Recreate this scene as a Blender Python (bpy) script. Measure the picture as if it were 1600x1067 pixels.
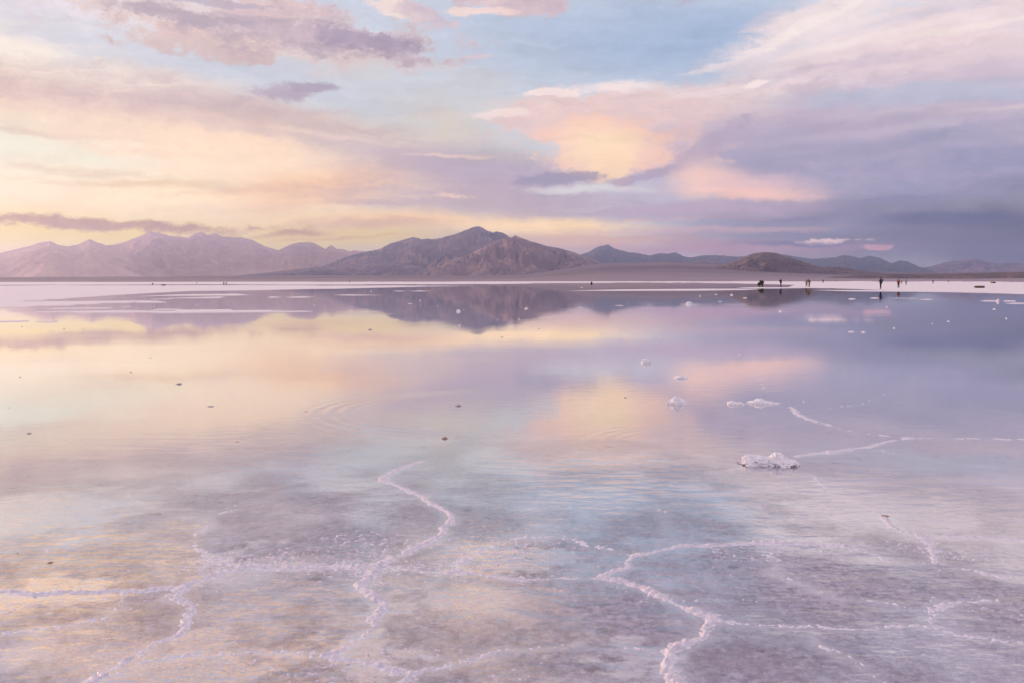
import bpy, bmesh, math, random
import numpy as np
from mathutils import Matrix, Vector

random.seed(7)
rng = np.random.default_rng(7)
scene = bpy.context.scene
COL = scene.collection
for o in list(bpy.data.objects):
    bpy.data.objects.remove(o)

# ------------------------------------------------------------------ camera
F_PX = 1555.0                      # focal length in photograph pixels (1600 wide)
CX, CY = 800.0, 533.5
CAM_H = 1.40
PITCH = math.atan((CY - 438.6) / F_PX)
ROLL = math.radians(-0.07)
cam_d = bpy.data.cameras.new('camera')
cam_d.sensor_width = 36.0
cam_d.lens = 36.0 * F_PX / 1600.0
cam_d.clip_start = 0.1
cam_d.clip_end = 80000.0
cam = bpy.data.objects.new('camera', cam_d)
COL.objects.link(cam)
RM = Matrix.Rotation(math.pi / 2 - PITCH, 4, 'X') @ Matrix.Rotation(ROLL, 4, 'Z')
cam.matrix_world = Matrix.Translation((0, 0, CAM_H)) @ RM
scene.camera = cam
R3 = np.array(RM.to_3x3())


def px_dir(x, y):
    d = R3 @ np.array([(x - CX) / F_PX, -(y - CY) / F_PX, -1.0])
    return d / np.linalg.norm(d)


def px_ang(x, y):
    d = px_dir(x, y)
    return math.atan2(d[0], d[1]), math.asin(d[2])


def on_ground(x, y, z=0.0):
    d = px_dir(x, y)
    t = (z - CAM_H) / d[2]
    return np.array([d[0] * t, d[1] * t, z])


def at_dist(x, y, dist):
    """world point on the pixel's ray at horizontal distance dist"""
    d = px_dir(x, y)
    t = dist / math.hypot(d[0], d[1])
    return np.array([d[0] * t, d[1] * t, CAM_H + d[2] * t])


def project(P):
    """world points (n,3) -> photograph pixels"""
    q = (P - np.array([0, 0, CAM_H])) @ R3
    w = np.maximum(-q[:, 2], 1e-3)
    return CX + F_PX * q[:, 0] / w, CY - F_PX * q[:, 1] / w


# ------------------------------------------------------------------ colour management and render settings
vs = scene.view_settings
scene.display_settings.display_device = 'sRGB'
vs.view_transform = 'Standard'
vs.look = 'None'
vs.gamma = 1.0
vs.exposure = 0.0
vs.use_curve_mapping = False
scene.render.engine = 'CYCLES'
cy = scene.cycles
cy.use_denoising = True
cy.max_bounces = 6
cy.diffuse_bounces = 2
cy.glossy_bounces = 3
cy.transmission_bounces = 4
cy.transparent_max_bounces = 12
cy.volume_bounces = 0
cy.sample_clamp_indirect = 8.0


def lin(c):
    c = c / 255.0
    return c / 12.92 if c <= 0.04045 else ((c + 0.055) / 1.055) ** 2.4


def rgb(r, g, b):
    return (lin(r), lin(g), lin(b), 1.0)


# ------------------------------------------------------------------ node helper
class NT:
    def __init__(self, tree):
        self.t = tree
        self.n = tree.nodes
        self.l = tree.links

    def new(self, typ, **kw):
        nd = self.n.new(typ)
        for k, v in kw.items():
            setattr(nd, k, v)
        return nd

    def put(self, sock, v):
        if v is None:
            return
        if isinstance(v, bpy.types.NodeSocket):
            self.l.new(v, sock)
        else:
            sock.default_value = v

    def math(self, op, a, b=None, c=None, clamp=False):
        nd = self.new('ShaderNodeMath', operation=op, use_clamp=clamp)
        for i, v in enumerate((a, b, c)):
            self.put(nd.inputs[i], v)
        return nd.outputs[0]

    def vmath(self, op, a, b=None, scale=None):
        nd = self.new('ShaderNodeVectorMath', operation=op)
        self.put(nd.inputs[0], a)
        self.put(nd.inputs[1], b)
        if scale is not None:
            self.put(nd.inputs['Scale'], scale)
        return nd.outputs['Value'] if op in ('LENGTH', 'DOT_PRODUCT', 'DISTANCE') else nd.outputs[0]

    def noise(self, vec, scale=1.0, detail=4.0, rough=0.5, lac=2.0, dist=0.0, color=False, dim='3D'):
        nd = self.new('ShaderNodeTexNoise', noise_dimensions=dim)
        self.put(nd.inputs['Vector'], vec)
        self.put(nd.inputs['Scale'], scale)
        self.put(nd.inputs['Detail'], detail)
        self.put(nd.inputs['Roughness'], rough)
        self.put(nd.inputs['Lacunarity'], lac)
        self.put(nd.inputs['Distortion'], dist)
        return nd.outputs['Color' if color else 0]

    def maprange(self, v, a, b, c=0.0, d=1.0, interp='LINEAR', clamp=True):
        nd = self.new('ShaderNodeMapRange', interpolation_type=interp)
        nd.clamp = clamp
        for i, k in enumerate((v, a, b, c, d)):
            self.put(nd.inputs[i], k)
        return nd.outputs[0]

    def mapping(self, vec, loc=(0, 0, 0), rot=(0, 0, 0), scale=(1, 1, 1), typ='POINT'):
        nd = self.new('ShaderNodeMapping', vector_type=typ)
        self.put(nd.inputs[0], vec)
        nd.inputs[1].default_value = loc
        nd.inputs[2].default_value = rot
        nd.inputs[3].default_value = scale
        return nd.outputs[0]

    def mix(self, fac, a, b, blend='MIX'):
        nd = self.new('ShaderNodeMix', data_type='RGBA', blend_type=blend)
        nd.clamp_factor = True
        self.put(nd.inputs[0], fac)
        self.put(nd.inputs[6], a)
        self.put(nd.inputs[7], b)
        return nd.outputs[2]

    def combine(self, x, y, z):
        nd = self.new('ShaderNodeCombineXYZ')
        for i, v in enumerate((x, y, z)):
            self.put(nd.inputs[i], v)
        return nd.outputs[0]

    def separate(self, v):
        nd = self.new('ShaderNodeSeparateXYZ')
        self.put(nd.inputs[0], v)
        return nd.outputs

    def ramp(self, fac, stops, interp='LINEAR'):
        nd = self.new('ShaderNodeValToRGB')
        cr = nd.color_ramp
        cr.interpolation = interp
        while len(cr.elements) < len(stops):
            cr.elements.new(0.5)
        for e, (p, c) in zip(cr.elements, stops):
            e.position = p
            e.color = c
        self.put(nd.inputs[0], fac)
        return nd.outputs[0]


# ------------------------------------------------------------------ sky
SUN_AZ = math.radians(-52.0)       # from straight ahead (+Y), negative is left
SUN_EL = math.radians(6.0)
world = bpy.data.worlds.new('World')
scene.world = world
world.use_nodes = True
world.cycles.sampling_method = 'MANUAL'
world.cycles.sample_map_resolution = 1024


HAZE = 4.6e-5
HAZE_TOP = 790.0
HAZE_LIGHT = (0.27, 0.325, 0.52)    # what the haze itself sends back of the sky's light
HAZE_TINT = (0.50, 0.62, 1.0)
HAZE_G = 0.6
SUN_POWER = 5.0
SUN_TINT = (1.0, 0.60, 0.38)


def through_haze(c, az, el):
    """radiance a cloud must have to look like sRGB colour c after the haze in front of it"""
    T = math.exp(-HAZE * min(23000.0, HAZE_TOP / math.sin(max(el, 0.02))))
    mu = math.cos(el) * math.cos(SUN_EL) * math.cos(az - SUN_AZ) + math.sin(el) * math.sin(SUN_EL)
    ph = (1 - HAZE_G ** 2) / (4 * math.pi * (1 + HAZE_G ** 2 - 2 * HAZE_G * mu) ** 1.5)
    ph = min(ph, 0.4)
    out = []
    for v, h, t, q in zip(c, HAZE_LIGHT, HAZE_TINT, SUN_TINT):
        back = h + SUN_POWER * q * t * ph
        out.append(max(0.05, (lin(v) - back * (1 - T)) / T))
    return tuple(out) + (1.0,)


def build_sky():
    N = NT(world.node_tree)
    N.n.clear()
    D = N.new('ShaderNodeTexCoord').outputs['Generated']
    sx, sy, sz = N.separate(D)
    az = N.math('ARCTAN2', sx, sy)
    el = N.math('ARCSINE', sz)
    sky = N.new('ShaderNodeTexSky')
    sky.sky_type = 'NISHITA'
    sky.sun_disc = False
    sky.sun_elevation = SUN_EL
    sky.sun_rotation = SUN_AZ % (2 * math.pi)
    sky.altitude = 3600
    sky.air_density = 1.0
    sky.dust_density = 1.0
    sky.ozone_density = 1.0
    base = N.vmath('SCALE', sky.outputs[0], scale=0.13)
    # noises shared by all clouds, in direction space
    wA = N.noise(N.mapping(D, scale=(5, 5, 9)), 1.0, 3.0, 0.5, color=True)
    warp = N.vmath('MULTIPLY', N.vmath('SUBTRACT', wA, (0.5, 0.5, 0.5)), (0.09, 0.030, 0.0))
    wB = N.noise(N.mapping(D, loc=(3, 1, 2), scale=(30, 30, 60)), 1.0, 8.0, 0.68, color=True)
    warp2 = N.vmath('MULTIPLY', N.vmath('SUBTRACT', wB, (0.5, 0.5, 0.5)), (0.030, 0.014, 0.0))
    A0 = N.combine(az, el, 0.0)
    A = N.vmath('ADD', N.vmath('ADD', A0, warp), warp2)
    Dw = N.vmath('ADD', D, N.vmath('SCALE', N.vmath('SUBTRACT', wB, (0.5, 0.5, 0.5)), scale=0.03))
    soft = N.noise(N.mapping(Dw, scale=(6, 6, 17)), 1.0, 5.0, 0.5)
    puff = N.noise(N.mapping(Dw, loc=(5, 2, 9), scale=(26, 26, 52)), 1.0, 10.0, 0.70)
    wisp = N.noise(N.mapping(Dw, loc=(1, 7, 4), rot=(0, math.radians(-7), 0), scale=(8, 8, 85)), 1.0, 9.0, 0.64)
    feath = N.noise(N.mapping(Dw, loc=(4, 4, 1), rot=(0, math.radians(12), 0), scale=(12, 12, 60)), 1.0, 10.0, 0.68, dist=0.5)
    NOI = {}
    for k, v in (('s', soft), ('p', puff), ('w', wisp), ('f', feath)):
        NOI[k] = N.math('MULTIPLY', N.math('SUBTRACT', v, 0.5), 3.0 if k == 'p' else 2.4)

    # general cloud cover over the whole dome, drawn on a flat cloud deck
    deck = N.math('ADD', N.math('ABSOLUTE', sz), 0.16)
    P = N.combine(N.math('DIVIDE', sx, deck), N.math('DIVIDE', sy, deck), 0.0)
    g1 = N.noise(P, 1.3, 7.0, 0.55, dist=0.4)
    g2 = N.noise(N.mapping(P, loc=(7, 3, 0)), 2.6, 6.0, 0.55)
    col = N.mix(GEN_BASE[0], base, GEN_BASE[1])
    cc = N.mix(N.maprange(g2, 0.35, 0.65), rgb(*GEN_C1), rgb(*GEN_C2))
    col = N.mix(N.maprange(g1, 0.42, 0.62, 0.0, 0.85, 'SMOOTHSTEP'), col, cc)
    col = N.vmath('SCALE', col, scale=GEN_GAIN)

    # one patch of cloud: a warped, noise-edged ellipse laid over what is behind it
    G = bpy.data.node_groups.new('cloud_patch', 'ShaderNodeTree')
    for nm, ty in (('Back', 'NodeSocketColor'), ('Angle', 'NodeSocketVector'), ('Centre', 'NodeSocketVector'), ('Turn', 'NodeSocketVector'),
                   ('Size', 'NodeSocketVector'), ('Noise', 'NodeSocketFloat'), ('Ragged', 'NodeSocketFloat'), ('Outer', 'NodeSocketFloat'),
                   ('Inner', 'NodeSocketFloat'), ('Cover', 'NodeSocketFloat'), ('Colour', 'NodeSocketColor')):
        G.interface.new_socket(nm, in_out='INPUT', socket_type=ty)
    G.interface.new_socket('Sky', in_out='OUTPUT', socket_type='NodeSocketColor')
    K = NT(G)
    gi, go = K.new('NodeGroupInput'), K.new('NodeGroupOutput')
    mp = K.new('ShaderNodeMapping', vector_type='TEXTURE')
    for i, k in enumerate(('Angle', 'Centre', 'Turn', 'Size')):
        K.l.new(gi.outputs[k], mp.inputs[i])
    dd = K.math('MULTIPLY_ADD', gi.outputs['Noise'], gi.outputs['Ragged'], K.vmath('LENGTH', mp.outputs[0]))
    ff = K.maprange(dd, gi.outputs['Outer'], gi.outputs['Inner'], 0.0, gi.outputs['Cover'], 'SMOOTHSTEP')
    K.l.new(K.mix(ff, gi.outputs['Back'], gi.outputs['Colour']), go.inputs[0])

    def blob(col, x, y, rx, ry, rot, c, a, sf=0.6, nk='s', na=0.6, c2=None, nk2='p'):
        u, v = px_ang(x, y)
        if nk == 'p':
            sf, na = sf * 0.52, na * 1.2
        elif nk == 'f':
            sf, na = sf * 0.8, na * 1.1
        cv = through_haze(c, u, v)
        if c2:
            cv = N.mix(N.maprange(NOI[nk2], -0.4, 0.4), cv, through_haze(c2, u, v))
        nd = N.new('ShaderNodeGroup')
        nd.node_tree = G
        for k, val in (('Back', col), ('Angle', A), ('Centre', (u, v, 0)), ('Turn', (0, 0, math.radians(rot))),
                       ('Size', (rx / F_PX, ry / F_PX, 1)), ('Noise', NOI[nk]), ('Ragged', na), ('Outer', 1 + sf * 0.5),
                       ('Inner', 1 - sf), ('Cover', a), ('Colour', cv)):
            N.put(nd.inputs[k], val)
        return nd.outputs[0]

    mod = N.math('MULTIPLY_ADD', NOI['w'], 0.13, 1.0)
    mod = N.math('MULTIPLY_ADD', NOI['p'], 0.09, mod)
    mod = N.math('MULTIPLY_ADD', NOI['f'], 0.10, mod)
    # below the horizon the dome carries the dim colour of the ground
    low = N.maprange(sz, -0.02, -0.10)

    def background(c):
        bg = N.new('ShaderNodeBackground')
        N.l.new(N.vmath('SCALE', N.mix(low, c, rgb(150, 135, 150)), scale=10.0), bg.inputs[0])
        bg.inputs[1].default_value = 0.1
        return bg.outputs[0]

    def pick(test, no, yes):
        mx = N.new('ShaderNodeMixShader')
        N.put(mx.inputs[0], test)
        N.l.new(no, mx.inputs[1])
        N.l.new(yes, mx.inputs[2])
        return mx.outputs[0]

    def reach(b):
        u, v = px_ang(b[0], b[1])
        x, y, rx, ry, rot = b[:5]
        sf, na = (b[7] if len(b) > 7 else 0.6), (b[9] if len(b) > 9 else 0.6)
        c, s_ = abs(math.cos(math.radians(rot))), abs(math.sin(math.radians(rot)))
        k = (1 + sf * 0.5 + na * 1.1) / F_PX
        hx, hy = (rx * c + ry * s_) * k + 0.035, (rx * s_ + ry * c) * k + 0.014
        return u - hx, u + hx, v - hy, v + hy
    boxes = [reach(b) for b in SKY]

    def cell(u0, u1, v0, v1, depth):
        """the clouds of one window of the sky; halves it while that saves work"""
        ids = [i for i, q in enumerate(boxes) if q[0] < u1 and q[1] > u0 and q[2] < v1 and q[3] > v0]
        if depth == 0 or len(ids) < 9:
            c = col
            for i in ids:
                c = blob(c, *SKY[i])
            return background(N.vmath('SCALE', c, scale=mod))
        if depth % 3 == 0:
            vm = (v0 + v1) / 2
            return pick(N.math('GREATER_THAN', el, vm), cell(u0, u1, v0, vm, depth - 1), cell(u0, u1, vm, v1, depth - 1))
        um = (u0 + u1) / 2
        return pick(N.math('GREATER_THAN', az, um), cell(u0, um, v0, v1, depth - 1), cell(um, u1, v0, v1, depth - 1))
    U = max(max(-q[0], q[1]) for q in boxes)
    V0, V1 = min(q[2] for q in boxes), max(q[3] for q in boxes)
    inside = N.math('MULTIPLY', N.math('LESS_THAN', N.math('ABSOLUTE', az), U),
                    N.math('LESS_THAN', N.math('ABSOLUTE', N.math('SUBTRACT', el, (V0 + V1) / 2)), (V1 - V0) / 2))
    ahead = cell(-0.52, 0.52, V0, V1, 3)
    sides = pick(N.math('GREATER_THAN', az, 0.0), cell(-U, -0.52, V0, V1, 0), cell(0.52, U, V0, V1, 0))
    detail = pick(N.math('LESS_THAN', N.math('ABSOLUTE', az), 0.52), sides, ahead)
    out = N.new('ShaderNodeOutputWorld')
    N.l.new(pick(inside, background(col), detail), out.inputs[0])


GEN_BASE = (0.88, rgb(220, 210, 226))
GEN_C1 = (222, 198, 216)
GEN_C2 = (255, 234, 224)
GEN_GAIN = 1.25
# x, y, rx, ry, rot, colour, alpha, softness, noise kind, noise amount, second colour
SKY = [
    # clear air in view
    (850, 120, 900, 330, 0, (200, 207, 223), 1.0, 0.8, 's', 0.2),
    (980, 50, 300, 80, 0, (177, 191, 217), 0.95, 0.9, 's', 0.3, (186, 198, 220), 'f'),
    (1110, 56, 150, 50, 8, (168, 187, 217), 0.85, 0.9, 's', 0.3),
    (600, 190, 330, 62, 0, (208, 213, 226), 1.0, 0.9, 's', 0.3),
    # left glow
    (60, 330, 760, 240, 0, (256, 224, 208), 1.0, 0.7, 's', 0.5),
    (80, 250, 580, 75, -4, (260, 240, 226), 0.95, 0.8, 'w', 0.5),
    (10, 240, 280, 60, 0, (255, 247, 236), 0.9, 0.9, 's', 0.5),
    (300, 312, 480, 54, 0, (262, 238, 218), 0.9, 0.9, 'w', 0.5),
    (60, 376, 620, 46, 0, (264, 240, 222), 1.0, 0.9, 's', 0.3),
    # upper left pale veil
    (60, 40, 380, 70, -3, (232, 222, 228), 0.85, 0.9, 'w', 0.6),
    (120, 105, 330, 45, -10, (250, 232, 222), 0.9, 0.9, 'w', 0.7),
    (30, 90, 200, 40, -10, (255, 242, 230), 0.7, 0.9, 'w', 0.7),
    (95, 104, 170, 20, -14, (252, 238, 230), 0.85, 0.7, 'f', 0.7),
    (180, 129, 60, 5, -8, (252, 238, 232), 0.7, 0.8, 'w', 0.6),
    (215, 82, 170, 34, -8, (221, 220, 232), 0.75, 0.9, 'f', 0.8),
    (430, 132, 240, 40, -6, (208, 212, 227), 0.85, 0.9, 'f', 0.6),
    # mauve pink band at left
    (150, 160, 420, 40, -6, (224, 198, 200), 0.95, 0.8, 'w', 0.6, (236, 212, 206)),
    (350, 172, 250, 30, -8, (214, 192, 200), 0.7, 0.9, 'w', 0.7),
    (110, 202, 330, 16, 0, (238, 212, 202), 0.4, 0.9, 'w', 0.6),
    (220, 196, 200, 6, -5, (244, 220, 208), 0.7, 0.9, 'w', 0.9),
    (420, 214, 150, 7, -9, (206, 188, 200), 0.6, 0.9, 'w', 0.9),
    (90, 212, 160, 5, 0, (226, 196, 190), 0.4, 0.9, 'w', 0.9),
    (150, 268, 160, 6, -2, (246, 222, 208), 0.7, 0.9, 'w', 0.9),
    (230, 284, 150, 6, 0, (242, 212, 192), 0.7, 0.9, 'w', 0.9),
    (420, 292, 130, 6, 4, (240, 204, 190), 0.6, 0.9, 'w', 0.9),
    (540, 222, 120, 5, -6, (250, 226, 216), 0.7, 0.9, 'w', 0.9),
    (300, 322, 200, 5, 0, (255, 232, 214), 0.7, 0.9, 'w', 0.9),
    (560, 318, 110, 6, 0, (206, 180, 192), 0.6, 0.9, 'w', 0.9),
    (500, 372, 120, 4, 0, (222, 190, 190), 0.6, 0.9, 'w', 0.9),
    # cream streaks
    (400, 246, 300, 40, -8, (264, 234, 214), 0.85, 0.9, 'w', 0.7),
    (480, 300, 170, 30, 8, (250, 205, 184), 0.7, 0.9, 's', 0.7),
    # mauve band in the middle
    (760, 268, 250, 34, -4, (190, 178, 200), 0.9, 0.8, 's', 0.7),
    (800, 310, 300, 32, 0, (196, 180, 200), 0.85, 0.9, 'w', 0.7),
    (600, 242, 130, 22, -8, (206, 188, 202), 0.7, 0.9, 'w', 0.7),
    (640, 345, 260, 14, 0, (252, 218, 196), 0.8, 0.9, 'w', 0.6),
    (560, 350, 200, 10, 0, (214, 184, 190), 0.6, 0.9, 'w', 0.6),
    # high dark cloud
    (420, 56, 285, 44, -5, (222, 204, 210), 0.9, 0.6, 'p', 0.8, (232, 212, 208)),
    (300, 66, 140, 30, -4, (216, 192, 196), 0.85, 0.6, 'p', 0.8, (228, 202, 198)),
    (470, 58, 205, 32, -5, (190, 174, 190), 0.9, 0.9, 'p', 0.8, (206, 186, 196)),
    (560, 66, 110, 17, -7, (172, 159, 182), 0.9, 0.9, 'p', 0.8, (184, 168, 188)),
    (410, 10, 96, 15, -2, (214, 190, 200), 0.95, 0.5, 'p', 0.8, (238, 212, 210)),
    (280, 26, 100, 11, -6, (192, 176, 190), 0.75, 0.9, 'p', 0.8),
    (330, 3, 70, 6, 0, (196, 182, 198), 0.8, 0.6, 'p', 0.8),
    (620, 22, 66, 13, -10, (246, 224, 220), 0.9, 0.6, 'p', 0.9),
    (665, 34, 60, 14, -20, (226, 206, 212), 0.9, 0.6, 'p', 0.9, (200, 186, 202)),
    (800, 8, 108, 20, -2, (204, 184, 198), 0.95, 0.45, 'p', 0.7, (226, 202, 206)),
    (740, 24, 64, 8, 0, (246, 220, 214), 0.85, 0.6, 'p', 0.8),
    (440, 152, 62, 10, 0, (192, 177, 194), 0.9, 1.1, 'p', 0.7),
    (492, 141, 50, 8, 0, (182, 169, 190), 0.85, 1.1, 'p', 0.7),
    (756, 87, 34, 4, 0, (218, 200, 210), 0.75, 0.6, 'p', 0.7),
    (640, 92, 26, 5, 0, (206, 188, 202), 0.7, 0.6, 'p', 0.7),
    # great cloud at right
    (1400, 66, 330, 58, 12, (228, 212, 220), 0.95, 0.7, 'f', 0.9, (240, 222, 224), 'f'),
    (1310, 26, 120, 36, 16, (242, 226, 228), 0.9, 0.8, 'f', 1.0),
    (1190, 92, 90, 14, 10, (226, 214, 224), 0.8, 0.8, 'f', 1.0),
    (1520, 90, 230, 60, 4, (236, 214, 219), 0.85, 0.8, 'f', 0.9),
    (1340, 240, 420, 112, 0, (184, 178, 203), 0.98, 0.5, 's', 0.6, (200, 186, 206), 'f'),
    (1160, 178, 340, 46, 0, (206, 189, 205), 0.95, 0.6, 'p', 0.6, (214, 196, 206)),
    (1010, 160, 230, 26, 4, (232, 212, 214), 0.8, 0.8, 'f', 0.9, (242, 222, 220), 'f'),
    (930, 182, 190, 40, 3, (226, 203, 208), 0.95, 0.5, 'p', 0.7, (236, 208, 206)),
    (870, 150, 70, 7, 3, (248, 230, 228), 0.9, 0.7, 'p', 0.8),
    (968, 136, 76, 11, 3, (246, 228, 228), 0.9, 0.7, 'f', 0.9),
    (775, 184, 66, 8, 0, (244, 224, 222), 0.9, 0.7, 'p', 0.8),
    (1106, 141, 84, 6, 5, (240, 222, 226), 0.7, 0.9, 'p', 0.8),
    (1172, 131, 26, 4, 4, (250, 232, 232), 0.9, 0.7, 'p', 0.8),
    (1450, 150, 230, 17, -2, (190, 196, 218), 0.75, 0.8, 'f', 0.9),
    (1380, 176, 120, 6, 0, (224, 208, 218), 0.7, 0.9, 'w', 0.7),
    (1560, 176, 100, 6, 0, (230, 210, 218), 0.7, 0.9, 'w', 0.7),
    (1260, 215, 190, 50, 0, (180, 172, 199), 0.7, 0.9, 's', 0.7),
    (1480, 280, 300, 80, 0, (154, 159, 191), 0.85, 0.9, 's', 0.6, (172, 168, 196), 'f'),
    (1560, 375, 380, 66, 0, (112, 128, 166), 0.97, 0.8, 's', 0.5),
    (1250, 350, 300, 40, 0, (164, 164, 193), 0.85, 0.9, 'w', 0.6),
    # filaments of the plume
    (1235, 62, 90, 7, 22, (244, 230, 230), 0.8, 0.8, 'f', 1.0),
    (1292, 30, 80, 8, 28, (248, 234, 232), 0.85, 0.8, 'f', 1.0),
    (1215, 20, 60, 10, 20, (206, 204, 222), 0.6, 0.9, 'f', 1.0),
    (1350, 66, 120, 7, 9, (246, 230, 230), 0.7, 0.8, 'f', 1.0),
    (1500, 48, 130, 7, 6, (246, 230, 228), 0.7, 0.8, 'f', 1.0),
    (1440, 24, 110, 8, 8, (214, 206, 222), 0.6, 0.9, 'f', 1.0),
    (1340, 104, 140, 9, 6, (212, 196, 212), 0.7, 0.9, 'f', 1.0),
    (1500, 118, 140, 8, 3, (214, 198, 212), 0.7, 0.9, 'f', 1.0),
    (1240, 128, 90, 7, 10, (238, 218, 222), 0.7, 0.8, 'f', 1.0),
    (1120, 103, 70, 5, 10, (232, 220, 226), 0.8, 0.8, 'f', 1.0),
    (1420, 200, 180, 7, 2, (204, 192, 210), 0.6, 0.9, 'w', 0.9),
    (1330, 262, 160, 8, -4, (170, 164, 194), 0.6, 0.9, 'w', 0.9),
    (1480, 232, 140, 7, 0, (184, 176, 202), 0.6, 0.9, 'w', 0.9),
    (1400, 312, 170, 6, 0, (150, 152, 186), 0.6, 0.9, 'w', 0.9),
    (1200, 336, 130, 4, 0, (152, 150, 184), 0.6, 0.9, 'w', 0.9),
    (1060, 338, 120, 4, 0, (206, 182, 198), 0.6, 0.9, 'w', 0.9),
    (1010, 366, 110, 4, 0, (198, 174, 192), 0.6, 0.9, 'w', 0.9),
    # lit hollows in it
    (1000, 232, 120, 44, 0, (222, 196, 204), 0.9, 0.8, 'p', 0.8),
    (945, 228, 104, 44, -4, (250, 210, 196), 0.95, 0.9, 'p', 0.8, (246, 206, 198)),
    (938, 232, 66, 34, 0, (255, 229, 200), 0.95, 1.3, 'f', 0.5),
    (966, 258, 34, 28, 12, (254, 222, 198), 0.9, 0.8, 'p', 0.7),
    (888, 277, 78, 8, 0, (170, 164, 192), 0.8, 0.8, 'p', 0.8),
    (1022, 270, 50, 10, 16, (178, 168, 195), 0.75, 0.9, 'p', 0.8),
    (1096, 232, 80, 16, 40, (182, 171, 198), 0.6, 1.0, 'p', 0.8),
    (935, 292, 110, 7, 0, (220, 216, 224), 0.9, 0.6, 'w', 0.6),
    (1106, 276, 50, 30, 0, (251, 213, 202), 0.9, 1.2, 'f', 0.5),
    (1170, 282, 90, 20, -8, (236, 202, 206), 0.8, 0.9, 's', 0.6),
    (1178, 296, 110, 11, -2, (248, 206, 200), 0.8, 1.0, 'f', 0.6),
    (1120, 322, 180, 12, 0, (198, 180, 204), 0.8, 0.9, 'w', 0.6),
    # low over the mountains
    (880, 353, 175, 15, 0, (255, 226, 202), 1.0, 0.8, 'w', 0.6),
    (930, 375, 150, 16, 0, (226, 194, 196), 0.8, 0.9, 'w', 0.5),
    (1120, 388, 220, 14, 0, (196, 172, 196), 0.8, 0.9, 'w', 0.6),
    (1100, 356, 200, 6, 0, (210, 184, 200), 0.7, 0.9, 'w', 0.6),
    (1490, 346, 125, 12, 0, (122, 134, 170), 0.6, 0.6, 'w', 0.7),
    (1290, 374, 44, 3.5, 0, (238, 214, 222), 0.8, 1.0, 'p', 1.2),
    (1370, 386, 26, 3.5, 0, (220, 182, 202), 0.7, 1.0, 'p', 1.2),
    (1240, 378, 90, 5, 0, (146, 150, 184), 0.7, 0.8, 'w', 0.8),
    # left low cloud
    (110, 343, 250, 10, -1, (212, 182, 184), 0.85, 1.0, 'p', 0.7, (222, 192, 188)),
    (430, 362, 90, 6, 0, (208, 178, 186), 0.8, 0.8, 'w', 0.7),
    (720, 308, 34, 2.5, 0, (248, 218, 206), 0.6, 1.0, 'p', 1.0),
    (690, 247, 60, 3, 0, (240, 212, 206), 0.6, 1.0, 'p', 1.1),
    # above the frame, seen in the water at the camera's foot
    (900, -130, 900, 90, 0, (208, 196, 216), 0.75, 0.7, 's', 0.4),
    (90, -54, 170, 34, 5, (300, 246, 190), 0.95, 0.8, 'p', 1.0),
    (730, -58, 130, 26, 5, (300, 248, 198), 0.95, 0.8, 'p', 1.0),
    (380, -150, 420, 56, 0, (286, 238, 202), 0.9, 0.9, 'p', 1.0),
    (900, -180, 260, 46, 0, (278, 232, 210), 0.85, 0.9, 'p', 1.0),
    (1350, -150, 460, 90, 0, (190, 178, 204), 0.9, 0.9, 'p', 0.9),
    (250, -110, 220, 30, 0, (196, 184, 208), 0.8, 0.9, 'p', 0.9),
    (640, -110, 160, 24, 0, (190, 180, 206), 0.8, 0.9, 'p', 0.9),
]
build_sky()

sun_d = bpy.data.lights.new('sun', 'SUN')
sun_d.energy = SUN_POWER
sun_d.angle = math.radians(12)
sun_d.color = SUN_TINT
sun = bpy.data.objects.new('sun', sun_d)
COL.objects.link(sun)
sdir = Vector((math.sin(SUN_AZ) * math.cos(SUN_EL), math.cos(SUN_AZ) * math.cos(SUN_EL), math.sin(SUN_EL)))
sun.rotation_euler = sdir.to_track_quat('Z', 'Y').to_euler()


# ------------------------------------------------------------------ numpy noise
PERM = np.random.default_rng(3).permutation(4096).astype(np.int64)
GA = np.random.default_rng(4).uniform(0, 2 * np.pi, 4096)
GX, GY = np.cos(GA), np.sin(GA)


def perlin(x, y, seed=0):
    xi = np.floor(x).astype(np.int64)
    yi = np.floor(y).astype(np.int64)
    xf, yf = x - xi, y - yi
    u = xf * xf * xf * (xf * (xf * 6 - 15) + 10)
    v = yf * yf * yf * (yf * (yf * 6 - 15) + 10)

    def g(i, j, dx, dy):
        h = PERM[(PERM[(i + seed * 131) & 4095] + j) & 4095]
        return GX[h] * dx + GY[h] * dy
    a = g(xi, yi, xf, yf)
    b = g(xi + 1, yi, xf - 1, yf)
    c = g(xi, yi + 1, xf, yf - 1)
    d = g(xi + 1, yi + 1, xf - 1, yf - 1)
    return (a + (b - a) * u + (c - a) * v + (a - b - c + d) * u * v) * 1.4


def fbm(x, y, octaves=5, seed=0, gain=0.5, ridged=False):
    s, amp, tot = 0.0, 1.0, 0.0
    for k in range(octaves):
        n = perlin(x * 2 ** k + 17.3 * k, y * 2 ** k - 9.1 * k, seed + k)
        if ridged:
            n = 1 - 2 * np.abs(n)
        s = s + amp * n
        tot += amp
        amp *= gain
    return s / tot


def sstep(a, b, x):
    t = np.clip((x - a) / (b - a), 0, 1)
    return t * t * (3 - 2 * t)


# ------------------------------------------------------------------ mesh helpers
def link(o, parent=None):
    COL.objects.link(o)
    if parent is not None:
        o.parent = parent
    return o


def tag(o, label=None, cat=None, group=None, kind=None):
    for k, v in (('label', label), ('category', cat), ('group', group), ('kind', kind)):
        if v:
            o[k] = v
    return o


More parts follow.
